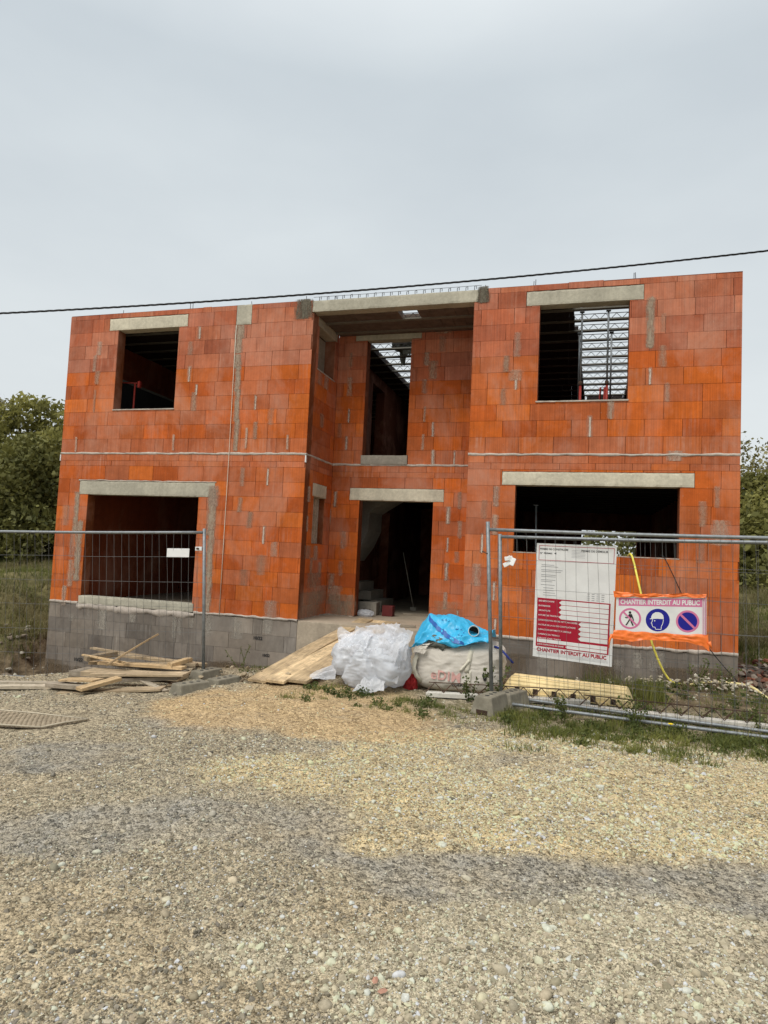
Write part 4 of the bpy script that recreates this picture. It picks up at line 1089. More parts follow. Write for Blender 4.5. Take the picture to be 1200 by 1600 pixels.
# ------------------------------------------------------------------ timber heap
gt = 'boards in the timber heap'
def pl(a, b, w_, th, m, label, tw=0): return board('timber_board', a, b, w_*.85, th*.72, M[m], label, gt, 'board', tw)
g0 = lambda x, y, dz=0: (x, y, G1(x, y)+dz)
pl(g0(3.60,-3.62,.0), g0(4.72,-3.30,.012), .24, .035, 'wood', 'wide board at the front foot of the timber heap, on the gravel')
pl(g0(2.40,-3.78,.0), g0(3.42,-3.42,.01), .16, .05, 'wood_pale', 'long whitish plank beyond the left end of the timber heap')
pl(g0(2.2,-3.45,.0), g0(3.5,-3.25,.01), .12, .04, 'wood_pale', 'pale plank behind the long whitish one left of the timber heap')
pl(g0(3.36,-3.50,.03), g0(4.05,-3.62,.04), .20, .06, 'wood_grey', 'thick grey stub at the left front of the timber heap')
pl(g0(3.50,-3.45,.10), g0(4.0,-3.50,.105), .22, .03, 'wood_new', 'light panel offcut lying over the thick grey stub')
pl(g0(3.98,-3.78,.055), g0(4.16,-3.35,.10), .15, .05, 'wood_new', 'short yellowish block end pointing at the road from the timber heap')
pl(g0(3.72,-3.22,.13), g0(4.85,-3.05,.14), .26, .035, 'wood', 'widest board across the middle of the timber heap')
pl(g0(4.05,-3.20,.06), g0(4.75,-3.05,.075), .15, .06, 'wood_grey', 'dark grey baulk under the widest board of the timber heap')
pl(g0(4.22,-3.12,.09), g0(4.78,-3.34,.0), .09, .025, 'wood_pale', 'whitish lath slanting down to the cement foot')
pl(g0(4.62,-3.05,.01), g0(5.02,-2.95,.02), .16, .03, 'wood', 'short board at the right end of the timber heap')
pl(g0(3.72,-3.00,.22), (3.66,-1.95,-.13), .075, .032, 'wood_new', 'fresh batten leaning up across the top of the timber heap', .5)
pl(g0(3.78,-2.78,.20), (3.02,-2.62,-.36), .05, .03, 'wood_new', 'thin lath poking out to the left of the timber heap')
pl((2.80,-2.20,-.34), (4.55,-2.16,-.46), .09, .035, 'wood', 'long lath across the back of the timber heap, uppermost at the left')
pl((3.10,-2.30,-.40), (4.62,-2.26,-.40), .11, .05, 'wood', 'long beam across the back of the timber heap, reaching the fence post')
pl((3.15,-2.36,-.50), (4.45,-2.44,-.50), .16, .08, 'wood_grey', 'low grey beam in the back of the timber heap')
pl((3.05,-2.50,-.48), (4.35,-2.36,-.45), .12, .05, 'wood_new', 'pale board just behind the fence rail in the timber heap')
pl((3.75,-2.52,-.44), (4.55,-2.36,-.40), .10, .05, 'wood', 'mid brown offcut high in the timber heap near the fence post')
pl((3.12,-2.68,-.42), (3.30,-2.32,-.38), .12, .09, 'wood', 'square baulk end standing out at the top of the timber heap')
pl((4.33,-2.62,-.40), (4.42,-2.30,-.36), .10, .08, 'wood_new', 'short square block on top of the timber heap beside the fence post')
pl((2.9,-2.55,-.62), (4.5,-2.50,-.60), .40, .10, 'wood_grey', 'bottom layer board behind the front of the timber heap')
pl((3.3,-2.85,-.53), (4.6,-2.72,-.51), .32, .08, 'wood', 'second layer board under the top of the timber heap')
pl((3.3,-2.62,-.44), (4.5,-2.56,-.42), .14, .05, 'wood_new', 'clean board on the upper layer of the timber heap')
M['rim'] = m_plain('pale_rim', (.44,.38,.28), .8, var=.2)
# metal grating on the gravel at the left
root = empty('metal_grating', (4.2,-4.85,G1(4.2,-4.85)), 'flat brown perforated sheet with a pale rim lying on the gravel', 'grating')
cs = [V3(p) for p in ((4.86,-4.66,0),(4.70,-5.06,0),(3.40,-5.16,0),(3.55,-4.62,0))]
for c_ in cs: c_.z = G1(c_.x, c_.y)+.018
mb = MB()
for a, b in zip(cs, cs[1:]+cs[:1]): mb.tube([a, a.lerp(b,.5)+V3((0,0,.006)), b], .008, 6)
mb.build('rim', M['rim'], root, True)
mb = MB()
for i in range(26):
    t_ = (i+.5)/26; mb.tube([cs[0].lerp(cs[3], t_)+V3((0,0,-.004)), cs[1].lerp(cs[2], t_)+V3((0,0,-.004))], .006, 5, False)
for i in range(10):
    t_ = (i+.5)/10; mb.tube([cs[0].lerp(cs[1], t_)+V3((0,0,-.006)), cs[3].lerp(cs[2], t_)+V3((0,0,-.006))], .006, 5, False)
M['tray'] = m_plain('brown_sheet', (.34,.275,.19), .85, var=.25, scale=18, bump=.4); mb.build('grate_bars', M['tray'], root, True)
mb = MB(); mb.quad(*[c_+V3((0,0,-.016)) for c_ in cs]); mb.build('sheet', M['tray'], root)

# ------------------------------------------------------------------ white plastic bundle
def crumple(name, c, rad, sub, mat, fn, parent=None, flat=None, slump=0):
    bm = bmesh.new(); bmesh.ops.create_icosphere(bm, subdivisions=sub, radius=1)
    V_ = np.array([v.co[:] for v in bm.verts]); F_ = np.array([[v.index for v in f.verts] for f in bm.faces]); bm.free()
    r = fn(V_); P_ = V_*r[:,None]*np.array(rad)
    if slump: P_[:,:2] *= (1 + slump*np.clip(-V_[:,2]+.1, 0, 1))[:,None]
    P_ = P_ + np.array(c)
    if flat is not None: P_[:,2] = np.maximum(P_[:,2], flat)
    me = np_mesh(name, P_, F_, False, mat); return new_obj(name, me, None, parent)
def bundle_fn(V_):
    V_ = V_/np.linalg.norm(V_, axis=1)[:,None]
    e = (np.abs(V_)**2.6).sum(1)**(-1/2.6)
    w_ = V_ + .25*np.stack([fbm(V_*1.7, 3, 3), fbm(V_*1.7, 3, 4), fbm(V_*1.7, 3, 5)], 1)
    st = w_*np.array([1.0, 1.0, 2.0])
    f = e*(1.02 + .16*fbm(V_*1.3, 3, 8) + .075*ridge(st*1.7, 3, 12) + .042*ridge(w_*np.array([6.5,6.5,2.2]), 2, 22)*(.35+.65*sstep(V_[:,2]+.5)) + .014*ridge(w_*np.array([15,15,7]), 2, 33))
    # pulled-up corner at the top right, knot on the left
    f = f*(1 - .13*np.exp(-((V_[:,0]-.22+.25*V_[:,2])/.09)**2)*(V_[:,1] < .2) - .10*np.exp(-((V_[:,0]+.45-.3*V_[:,2])/.07)**2)) + .13*fbm(V_*2.6, 2, 19)
    f = f + .42*np.exp(-((V_[:,0]-.62)**2 + (V_[:,1]+.05)**2 + (V_[:,2]-.78)**2)/.035) + .16*np.exp(-((V_[:,0]+.25)**2 + (V_[:,2]-.95)**2)/.06)
    return f
root = empty('plastic_bundle', (6.85,-2.25,G1(6.85,-2.25)), 'big crumpled bundle of white plastic film dumped beside the ramp', 'plastic bundle')
zb = G1(6.85,-2.3)
o = crumple('film_heap', (6.83,-2.16,-.150), (.425,.36,.285), 6, M['film'], bundle_fn, root, zb-.015, .13); o.data.polygons.foreach_set('use_smooth', [True]*len(o.data.polygons))
def wrap_fn(V_):
    w_ = V_ + .3*np.stack([fbm(V_*2.2, 3, 93), fbm(V_*2.2, 3, 94), fbm(V_*2.2, 3, 95)], 1)
    return bundle_fn(V_)*(1.015 + .055*ridge(w_*np.array([3.2,3.2,1.6]), 3, 97).clip(-.3, 1))
def flap(name, pts, mat, seed, amp, root, nu=44, nv=24):
    """crumpled sheet over a 4-corner patch"""
    A, B, C_, D = [Vector(p) for p in pts]; vs = []; fs = []
    uu, vv = np.meshgrid(np.linspace(0,1,nu+1), np.linspace(0,1,nv+1), indexing='ij')
    q = np.stack([uu.ravel()*3.2, vv.ravel()*2.6, np.full(uu.size, seed*1.7)], 1)
    h1 = ridge(q, 4, seed)*amp; h2 = fbm(q*1.3, 3, seed+9)*amp
    k = 0
    for i in range(nu+1):
        for j in range(nv+1):
            p = A.lerp(B, i/nu).lerp(D.lerp(C_, i/nu), j/nv)
            vs.append(p + V3((h2[k]*.6, h2[k]*.5, h1[k]))); k += 1
    for i in range(nu):
        for j in range(nv):
            a = i*(nv+1)+j; fs.append((a, a+nv+1, a+nv+2, a+1))
    mb = MB(); mb._add(vs, fs); return mb.build(name, mat, root, False)
flap('film_flap', ((6.86,-2.50,-.30),(7.12,-2.44,-.22),(7.12,-2.62,zb+.015),(6.80,-2.74,zb+.012)), M['film'], 4, .05, root)
flap('film_tail', ((6.46,-2.42,-.18),(6.50,-2.52,-.36),(6.20,-2.58,-.375),(6.16,-2.50,-.345)), M['film_thin'], 7, .03, root)
flap('film_flap', ((6.95,-2.40,.05),(7.30,-2.30,.12),(7.22,-2.48,-.35),(6.98,-2.52,-.32)), M['film_thin'], 11, .06, root)
flap('film_flap', ((6.45,-2.32,.10),(6.85,-2.25,.20),(6.85,-2.47,.02),(6.48,-2.47,-.02)), M['film_thin'], 15, .06, root)
rg_ = np.random.default_rng(61)
for k, (x, y, z, w2, h2) in enumerate(((6.62,-2.30,.06,.18,.12),(6.98,-2.26,.12,.22,.15),(7.17,-2.30,.10,.15,.20),(6.80,-2.46,-.10,.16,.12),(7.08,-2.46,-.04,.14,.20))):
    j = lambda s_: float(rg_.uniform(-s_, s_))
    flap('film_fold', ((x-w2+j(.05),y+j(.04),z+h2+j(.05)),(x+w2+j(.05),y+.05+j(.04),z+h2*.8+j(.06)),(x+w2*.8+j(.05),y-.06+j(.03),z-h2+j(.05)),(x-w2*.9+j(.05),y-.07+j(.03),z-h2*.7+j(.05))), M['film_thin'], 70+k, .075, root, 36, 30)
# red cloth squeezed between bundle and big bag
o = crumple('red_cloth', (7.29,-2.03,-.41), (.075,.09,.11), 5, M['red_cloth'], lambda V_: (np.abs(V_)**3).sum(1)**(-1/3)*(.9+.25*ridge(V_*np.array([2.5,2.5,1.2]), 3, 6))); tag(o, 'red rag squeezed between the plastic bundle and the builder bag', 'rag')

# ------------------------------------------------------------------ builder bag (woven sack)
root = empty('builder_bag', (7.84,-1.75,G1(7.84,-1.75)), 'full cream woven builder bag with faded pink print', 'builder bag')
BC = np.array([7.835,-1.70,-.17]); BR_ = np.array([.525,.40,.285])
zg = G1(7.84,-2.0)
def bag_r(V_):
    V_ = V_/np.linalg.norm(V_, axis=1)[:,None]
    e = (np.abs(V_)**4.6).sum(1)**(-1/4.6)
    w_ = V_ + .2*np.stack([fbm(V_*2, 3, 43), fbm(V_*2, 3, 44), fbm(V_*2, 3, 45)], 1)
    f = e*(1 + .05*fbm(V_*1.5, 3, 48) + .034*ridge(np.stack([w_[:,0]*1.4+w_[:,2]*.8, w_[:,1]*1.5, w_[:,2]*3.4-w_[:,0]*1.1], 1), 3, 42) + .012*ridge(np.stack([w_[:,0]*3+w_[:,2]*2, w_[:,1]*3, w_[:,2]*8-w_[:,0]*3], 1), 2, 52))
    top = sstep((V_[:,2]-.25)/.6)
    f = f*(1 + .10*top*V_[:,0])            # the right shoulder stands higher
    return f
o = crumple('sack', BC, BR_, 6, M['bigbag'], bag_r, root, zg-.01); o.data.polygons.foreach_set('use_smooth', [True]*len(o.data.polygons))
def bag_pt(x, z, off):
    """front surface point at world x, z"""
    lo, hi = .3, 1.8; d = np.array([(x-BC[0])/BR_[0], -1.0, (z-BC[2])/BR_[2]])
    ys_ = np.linspace(-1.25, -.2, 60); D = np.stack([np.full(60, d[0]), ys_, np.full(60, d[2])], 1)
    r = np.linalg.norm(D, axis=1) - bag_r(D); k = np.where(r < 0)[0]
    y = ys_[k[0]] if len(k) else -.6
    return V3((x, BC[1] + y*BR_[1] - off, z))
mb = MB(); V_, F_ = text_mesh('eDIM', .15, .004, 1.1)
mb._add([bag_pt(7.545+a, -.300 - .05*a + b, .016) for a, b, c_ in V_], F_); mb.build('print', M['print_pink'], root)
mb = MB(); V_, F_ = text_mesh('conca', .075, .002)
mb._add([bag_pt(7.80+a, -.372 + .08*a + b, .016) for a, b, c_ in V_], F_)
mb._add([bag_pt(8.15+a, -.25+b, .016) for a, b in ((0,.05),(.025,.05),(.035,.0),(.05,.06),(.075,.07),(.045,-.03),(.02,-.02))], [(0,1,2,5,6),(2,3,4,5)])
mb.build('print', M['print_black'], root)
def webbing(name, pts, w_, root, mat='strap'):
    mb = MB(); vs = []; fs = []; pts = [Vector(p) for p in pts]
    for i, p in enumerate(pts):
        d = (pts[min(i+1,len(pts)-1)]-pts[max(i-1,0)]).normalized(); s = d.cross(V3((0,-1,0))).normalized()*w_/2
        vs += [p-s, p+s, p+s+V3((0,.006,0)), p-s+V3((0,.006,0))]
    for i in range(len(pts)-1):
        for k in range(4): fs.append((4*i+k, 4*i+(k+1)%4, 4*i+4+(k+1)%4, 4*i+4+k))
    fs += [(0,1,2,3), tuple(4*(len(pts)-1)+k for k in (3,2,1,0))]
    mb._add(vs, fs); return mb.build(name, M[mat], root, True)
webbing('strap', [bag_pt(8.02-.05*t_, .10-.30*t_, .012) for t_ in np.linspace(0,1,8)], .055, root)
webbing('strap', [bag_pt(8.00, -.17-.2*t_, .010) for t_ in np.linspace(0,1,6)], .05, root)
webbing('strap', [bag_pt(8.0-.11*t_, -.05-.14*t_, .022) for t_ in np.linspace(0,1,6)], .03, root)
webbing('strap', [(7.38,-2.03,-.02),(7.345,-2.10,-.10),(7.335,-2.12,-.2),(7.37,-2.11,-.29),(7.43,-2.08,-.36)], .05, root)
flap('collar', ((7.30,-2.12,.055),(7.62,-2.12,.11),(7.70,-1.95,.10),(7.34,-1.85,.08)), M['bigbag'], 21, .035, root)
flap('collar', ((7.33,-2.13,.06),(7.50,-2.14,.075),(7.47,-2.15,-.03),(7.33,-2.14,-.02)), M['bigbag'], 23, .02, root)

# cyan tarpaulin thrown over the bag
root = empty('tarpaulin', (7.75,-1.9,.12), 'crumpled cyan tarpaulin thrown over the builder bag', 'tarpaulin')
nu, nv = 90, 46; uu, vv = np.meshgrid(np.linspace(0,1,nu+1), np.linspace(0,1,nv+1), indexing='ij')
u, v = uu.ravel(), vv.ravel()
top = np.interp(u, [0,.06,.17,.40,.62,.80,.92,1], [.10,.24,.385,.40,.33,.26,.24,.27])
low = np.interp(u, [0,.10,.25,.40,.55,.75,.9,1], [-.01,.02,.13,.10,.06,.10,.13,.12])
hz = top + (low-top)*sstep((v-.35)/.65) - .10*sstep((.3-v)/.3)
px = 7.27 + .98*u + .03*fbm(np.stack([u*4,v*3],1), 3, 61)
py = -1.45 - .66*sstep(v*1.1)**.8 + .04*fbm(np.stack([u*3,v*4],1), 3, 63)
q = np.stack([u*2.8+v*1.6, v*1.7-u*.9, np.full(u.size, 2.)], 1)
cr = ridge(q, 3, 71, .42); cr2 = ridge(np.stack([u*7-v*5, v*4+u*2, np.zeros(u.size)], 1), 3, 75)
hz = hz + .058*cr + .018*cr2; py = py - .065*cr - .016*cr2
TV = np.stack([px, py, hz], 1); ii = np.arange((nu+1)*(nv+1)).reshape(nu+1, nv+1)
TF = np.stack([ii[:-1,:-1], ii[1:,:-1], ii[1:,1:], ii[:-1,1:]], -1).reshape(-1,4)
new_obj('sheet', np_mesh('sheet', TV, TF, True, M['tarp']), None, root)
def tp(u_, v_, off=.006):
    i, j = int(round(u_*nu)), int(round(v_*nv)); return V3(TV[ii[min(i,nu),min(j,nv)]]) + V3((0,-off,off*.5))
vs = []; fs = []
for k in range(31):
    t_ = k/30; a, b = .18+.50*t_, .44+.45*t_**.7
    vs += [tp(a, min(b-.035,1)), tp(a, min(b+.055,1))]
for k in range(30): fs.append((2*k, 2*k+2, 2*k+3, 2*k+1))
mb = MB(); mb._add(vs, fs); mb.build('dark_hem', M['tarp_band'], root, True)
mb = MB()
for (a, b, s) in ((.36,.50,1), (.40,.51,1), (.44,.52,.8), (.55,.60,1), (.58,.61,1), (.62,.60,1), (.66,.66,.8), (.60,.72,1), (.64,.74,.9)):
    p = tp(a, b, .010); mb.obox(p, V3((1,0,-.3)).normalized(), V3((0,1,0)), V3((.3,0,1)).normalized(), .022*s, .003, .006); mb.obox(p+V3((.008,-.001,.009)), V3((.3,0,1)).normalized(), V3((0,1,0)), V3((1,0,0)), .02*s, .003, .005)
mb.build('print', M['tarp_band'], root)
o = crumple('crumpled_liner', (7.62,-1.98,.10), (.17,.12,.10), 5, M['mesh_tarp'], lambda V_: 1+.3*ridge(V_*2, 4, 16)); tag(o, 'dark crumpled liner in the mouth of the builder bag', 'liner')
# pvc tube lying over the tarpaulin
root = empty('plastic_tube', (8.03,-1.95,.28), 'white plastic tube end sticking out of the cyan tarpaulin', 'tube')
d_ = V3((-.16,.97,-.16)).normalized(); c0 = V3((8.03,-2.06,.285)); ss = d_.orthogonal().normalized(); tt = d_.cross(ss)
mb = MB(); vs = []; n = 28
for dist, rad in ((0,.066),(.6,.066),(.6,.058),(0,.058)):
    vs += [c0+d_*dist+(ss*math.cos(2*math.pi*k/n)+tt*math.sin(2*math.pi*k/n))*rad for k in range(n)]
fs = [(r_*n+k, r_*n+(k+1)%n, ((r_+1)%4)*n+(k+1)%n, ((r_+1)%4)*n+k) for r_ in range(4) for k in range(n)]
mb._add(vs, fs); mb.build('wall', M['pvc'], root, True)
mb = MB(); mb.tube([c0+d_*.14, c0+d_*.16], .0575, 24); mb.build('plug', M['pvc_in'], root)  # dark disc stands in for the shade down the tube
o = MB().tube([(8.27,-1.96,.11),(8.34,-2.02,.10),(8.40,-2.05,.05),(8.50,-2.10,-.04)], .014, 8).build('blue_strap', M['blue_strap'], None, True); tag(o, 'navy blue strap hanging off the builder bag behind the fence post', 'strap')

# ------------------------------------------------------------------ lattice joists lying on the ground
M['white_conc'] = m_concrete('whitish_joist_concrete', (.62,.59,.52), .15, False, .15)
def lattice_joist(a, b, label):
    a, b = Vector(a), Vector(b); ax = (b-a).normalized(); L = (b-a).length; sd_ = ax.cross(V3((0,0,1))).normalized(); up_ = sd_.cross(ax)
    root = empty('lattice_joist', a, label, 'joist', 'concrete lattice joists on the ground')
    mb = MB(); mb.obox((a+b)/2+up_*.025, ax, sd_, up_, L, .11, .05); mb.build('concrete_base', M['white_conc'], root, bevel=.004)
    mb = MB(); n = int(L/.10); top_ = a+up_*.155
    for i in range(n):
        p = a+ax*(.1*i)+up_*(.05 if i % 2 == 0 else .155); q_ = a+ax*(.1*(i+1))+up_*(.155 if i % 2 == 0 else .05)
        for s_ in (-.03, .03): mb.tube([p+sd_*s_*(1 if i % 2 == 0 else 0), q_+sd_*s_*(0 if i % 2 == 0 else 1)], .0045, 5, False)
    mb.tube([a+up_*.157+ax*.03, b+up_*.157], .0065, 6); mb.build('rebar_lattice', M['rust'], root, True)
    return root
lattice_joist((7.56,-2.42,G1(7.6,-2.4)+.015), (9.35,-2.02,G1(9.3,-2.0)+.02), 'concrete joist with rusty lattice lying under the builder bag')
lattice_joist((9.25,-2.30,G1(9.3,-2.3)+.02), (12.4,-2.48,G1(12,-2.48)+.02), 'long concrete joist with rusty lattice behind the bottom fence rails')

# yellow formwork stack
root = empty('yellow_formwork', (9.1,-1.95,G1(9.1,-1.95)), 'yellow ribbed formwork length with dark notches lying in the weeds', 'formwork')
a, b = V3((8.44,-1.86,G1(8.5,-1.9)+.02)), V3((9.72,-2.06,G1(9.7,-2.0)+.035)); ax = (b-a).normalized(); sd_ = V3((0,0,1)).cross(ax).normalized(); L = (b-a).length
prof = [(0,0),(0,.085),(.02,.10),(.02,.125),(.05,.15),(.05,.17),(.09,.19),(.09,.205),(.16,.215),(.20,.20),(.24,.215),(.30,.215),(.36,.19),(.36,0)]
mb = MB(); mb.prism(prof, 0, L, lambda p, q_, d: a + sd_*p + V3((0,0,q_*.84)) + ax*(d - (.10*(1-q_/.215) if d == 0 else -.08*(1-q_/.215)))); mb.build('ribbed_body', M['yellow'], root, bevel=.004)
for k in range(6): mb = MB(); mb.obox(a + ax*(.10+.215*k) + V3((0,0,.045)) - sd_*.001, ax, sd_, V3((0,0,1)), .055, .012, .06); mb.build('notch', M['slot'], root)  # dark boxes on the face stand in for shaded notches
for k in range(5): mb = MB(); mb.obox(a + ax*(.20+.215*k) + V3((0,0,.012)) - sd_*.01, ax, sd_, V3((0,0,1)), .10, .03, .03); mb.build('cleat', M['yellow'], root)

o = MB().tube([(4.62,-6.05,G1(4.62,-6.05)),(4.625,-6.05,G1(4.62,-6.05)+.05),(4.618,-6.045,G1(4.62,-6.05)+.10)], .006, 5).build('stick', M['rebar'], None, True); tag(o, 'short dark stick standing up in the gravel', 'stick')
# hoses and cables
def smooth_path(pts, n=10):
    pts = [Vector(p) for p in pts]; P_ = [pts[0]*2-pts[1]] + pts + [pts[-1]*2-pts[-2]]; out = []
    for i in range(1, len(P_)-2):
        for k in range(n):
            t_ = k/n; a, b, c_, d_ = P_[i-1:i+3]
            out.append(.5*((2*b) + (c_-a)*t_ + (2*a-5*b+4*c_-d_)*t_*t_ + (3*b-a-3*c_+d_)*t_**3))
    return out + [pts[-1]]
o = MB().tube(smooth_path([(9.86,.22,1.10),(9.89,.02,1.285),(9.93,-.10,1.25),(9.99,-.35,.92),(10.08,-.45,.51),(10.15,-.50,.17),(10.28,-.47,-.16),(10.40,-.45,-.34),(10.53,-.44,G1(10.53,-.44)+.01)]), .0145, 8).build('yellow_hose', M['hose'], None, True)
tag(o, 'yellow hose hanging from the ground floor window down behind the banner', 'hose')
o = MB().tube(smooth_path([(10.60,-.72,G1(10.6,-.72)+.01),(10.80,-.55,G1(10.8,-.55)+.03),(11.05,-.50,G1(11.05,-.5)+.03),(11.30,-.65,G1(11.3,-.65)+.03),(11.50,-.95,G1(11.5,-.95)+.02),(12.0,-1.3,G1(12,-1.3)+.02),(12.8,-1.4,G1(12.8,-1.4)+.02)]), .016, 8).build('yellow_hose', M['hose_pale'], None, True)
tag(o, 'pale yellow hose lying on the dirt at the house corner', 'hose')
o = MB().tube(smooth_path([(10.30,.15,1.28),(10.34,-.02,1.285),(10.45,-.06,1.06),(10.56,-.08,.81),(10.75,-.08,.40),(10.91,-.07,.10),(11.10,-.07,-.14),(11.26,-.07,-.32),(11.33,-.1,-.48)]), .006, 6).build('black_cable', M['cable'], None, True)
tag(o, 'thin black cable drooping from the ground floor window to the house corner', 'cable')
o = MB().tube([(3.47,-.012,4.94),(3.475,-.016,3.8),(3.487,-.024,2.6),(3.482,-.016,1.2),(3.48,-.014,-.02)], .005, 6).build('plumb_line', M['strap'], None, True)
tag(o, 'pale plumb cord hanging down the facade from the concrete pad', 'cord')
mb = MB(); pts = []
A_, B_ = V3((1.46,-2.88,4.20)), V3((11.6,-.02,5.55))
def cab(t_):
    p = A_.lerp(B_, t_); p.z += .09*((t_-.5)**2*4-1)*1.0 + .0; return p
for s_ in range(3):
    pts = []
    for k in range(1500):
        t_ = -1.3 + 3.6*k/1499; p = cab(t_); ph = k*.42 + s_*2.094
        pts.append(p + V3((0, math.cos(ph), math.sin(ph)))*.0075)
    mb.tube(pts, .0075, 5, False)
o = mb.build('overhead_cable', M['cable'], None, True); tag(o, 'black twisted overhead cable crossing in front of the house top', 'cable')

# ------------------------------------------------------------------ inside the house
def prop(x, y, label, z0=2.716, top=5.055, red=1.15, lean=(0,0), group='steel props in the upper right room'):
    root = empty('steel_prop', (x, y, z0), label, 'steel prop', group)
    b = V3((x, y, z0)); tpt = V3((x+lean[0], y+lean[1], top)); ax = (tpt-b).normalized()
    MB().tube([b, b+ax*red], .020, 10).build('outer_tube', M['red_steel'], root, True)
    MB().tube([b+ax*red, tpt], .0155, 10).build('inner_tube', M['galv'], root, True)
    MB().tube([b+ax*(red-.05), b+ax*(red+.01)], .03, 10).build('collar', M['rust'], root, True)
    mb = MB(); mb.box(x-.06, x+.06, y-.06, y+.06, z0, z0+.008); mb.build('base_plate', M['red_steel'], root)
    mb = MB(); mb.box(tpt.x-.035, tpt.x+.035, tpt.y-.04, tpt.y+.04, top-.008, top); mb.build('head_plate', M['galv'], root)
    return root
prop(9.17, .57, 'steel prop in the upper right window, left pair, front one', red=1.22)
prop(9.14, 1.58, 'steel prop in the upper right window, left pair, rear one')
prop(9.56, .57, 'steel prop in the upper right window, right pair, front one', red=1.22)
prop(9.66, 1.58, 'steel prop in the upper right window, right pair, rear one')
prop(8.60, .72, 'grey steel prop leaning in the ground floor right window', 0.0, 2.02, .6, (-.05,.0), 'steel props in the ground floor room')
mb = MB(); mb.tube([(9.44,.62,2.72),(9.47,.62,3.86),(9.53,.62,3.86),(9.51,.62,2.72)], .014, 8); o = mb.build('red_trestle', M['red_steel'], None, True); tag(o, 'small red steel trestle at the foot of the upper right window', 'trestle')
root = empty('red_guard_rail', (1.11,.5,2.716), 'red guard rail post standing inside the upper left window', 'guard rail')
MB().tube([(1.11,.5,2.716),(1.115,.5,4.13)], .017, 8).build('post', M['red_steel'], root, True)
MB().tube([(.60,.5,4.16),(1.22,.5,4.125)], .013, 8).build('rail', M['red_steel'], root, True)
mb = MB(); mb.box(1.19, 1.235, .47, .53, 4.04, 4.16); mb.build('rail_end', M['red_steel'], root)
root = empty('leaning_panels', (.55,2.5,2.716), 'dark sheet panels with a pale top edge leaning inside the upper left room', 'panels')
mb = MB(); mb.box(.42, .62, .7, 5.6, 2.716, 4.24); mb.build('sheet', M['panel_dark'], root)  # added dark sheet stands in for the black below the platform edge
mb = MB(); mb.box(.41, .63, .69, 5.61, 4.24, 4.285); mb.build('edge_board', M['joist'], root)
# debris sheet hanging over the open joists above the middle window
root = empty('crumpled_sheet', (5.9,2.5,5.2), 'dark grey sheet heaped over the open ceiling joists above the middle window', 'sheet')
crumple('heap', (5.88,2.45,5.33), (.27,.40,.16), 5, M['mesh_tarp'], lambda V_: 1+.35*ridge(V_*1.6, 4, 26), root)
flap('hanging_fold', ((5.78,2.2,5.25),(6.05,2.2,5.25),(6.0,2.25,4.99),(5.86,2.25,5.0)), M['mesh_tarp'], 27, .05, root)
flap('hanging_fold', ((5.62,2.8,5.3),(5.78,2.8,5.3),(5.76,2.8,4.95),(5.66,2.8,4.95)), M['mesh_tarp'], 28, .04, root)
flap('hanging_fold', ((5.86,3.3,5.3),(6.02,3.3,5.3),(6.0,3.3,4.93),(5.9,3.3,4.93)), M['mesh_tarp'], 29, .04, root)
# things in the doorway
root = empty('hollow_block', (5.50,1.9,0), 'pale hollow block standing just inside the doorway at the stair foot', 'block')
for k, (x0, x1, z0, z1) in enumerate(((5.36,5.69,0.001,.235),)):
    mb = MB(); mb.box(x0, x1, 1.75, 1.98, z0, z1); mb.build('shell', M['concrete'], root, bevel=.006)
mb = MB()
for k in range(3): mb.box(5.44+.055*k, 5.475+.055*k, 1.742, 1.76, .05, .105)
mb.build('core_hole', M['slot'], root)  # dark boxes stand in for the shade inside the cores
mb = MB(); mb.box(5.80, 6.0, 1.75, 1.92, 0.001, .19); o = mb.build('red_box', M['bucket'], None, bevel=.006); tag(o, 'small dark red box on the floor inside the doorway', 'box')
o = crumple('plastic_wad', (5.56,1.50,.05), (.15,.09,.065), 4, M['film'], lambda V_: 1+.25*ridge(V_*2, 3, 36)); tag(o, 'wad of white plastic on the doorway floor', 'plastic wad')
root = empty('broom', (6.05,3.3,0), 'long handled broom leaning in the dark hall', 'broom')
MB().tube([(6.02,3.3,.08),(5.72,3.45,1.18)], .009, 8).build('handle', M['concrete'], root, True)
mb = MB(); mb.box(5.96, 6.08, 3.27, 3.33, 0.0, .07); mb.build('brush', M['concrete'], root)
o = board('plank', (6.05,2.3,0), (6.75,2.6,0), .12, .03, M['wood_grey'], 'dark plank lying on the hall floor beyond the doorway', None, 'plank')
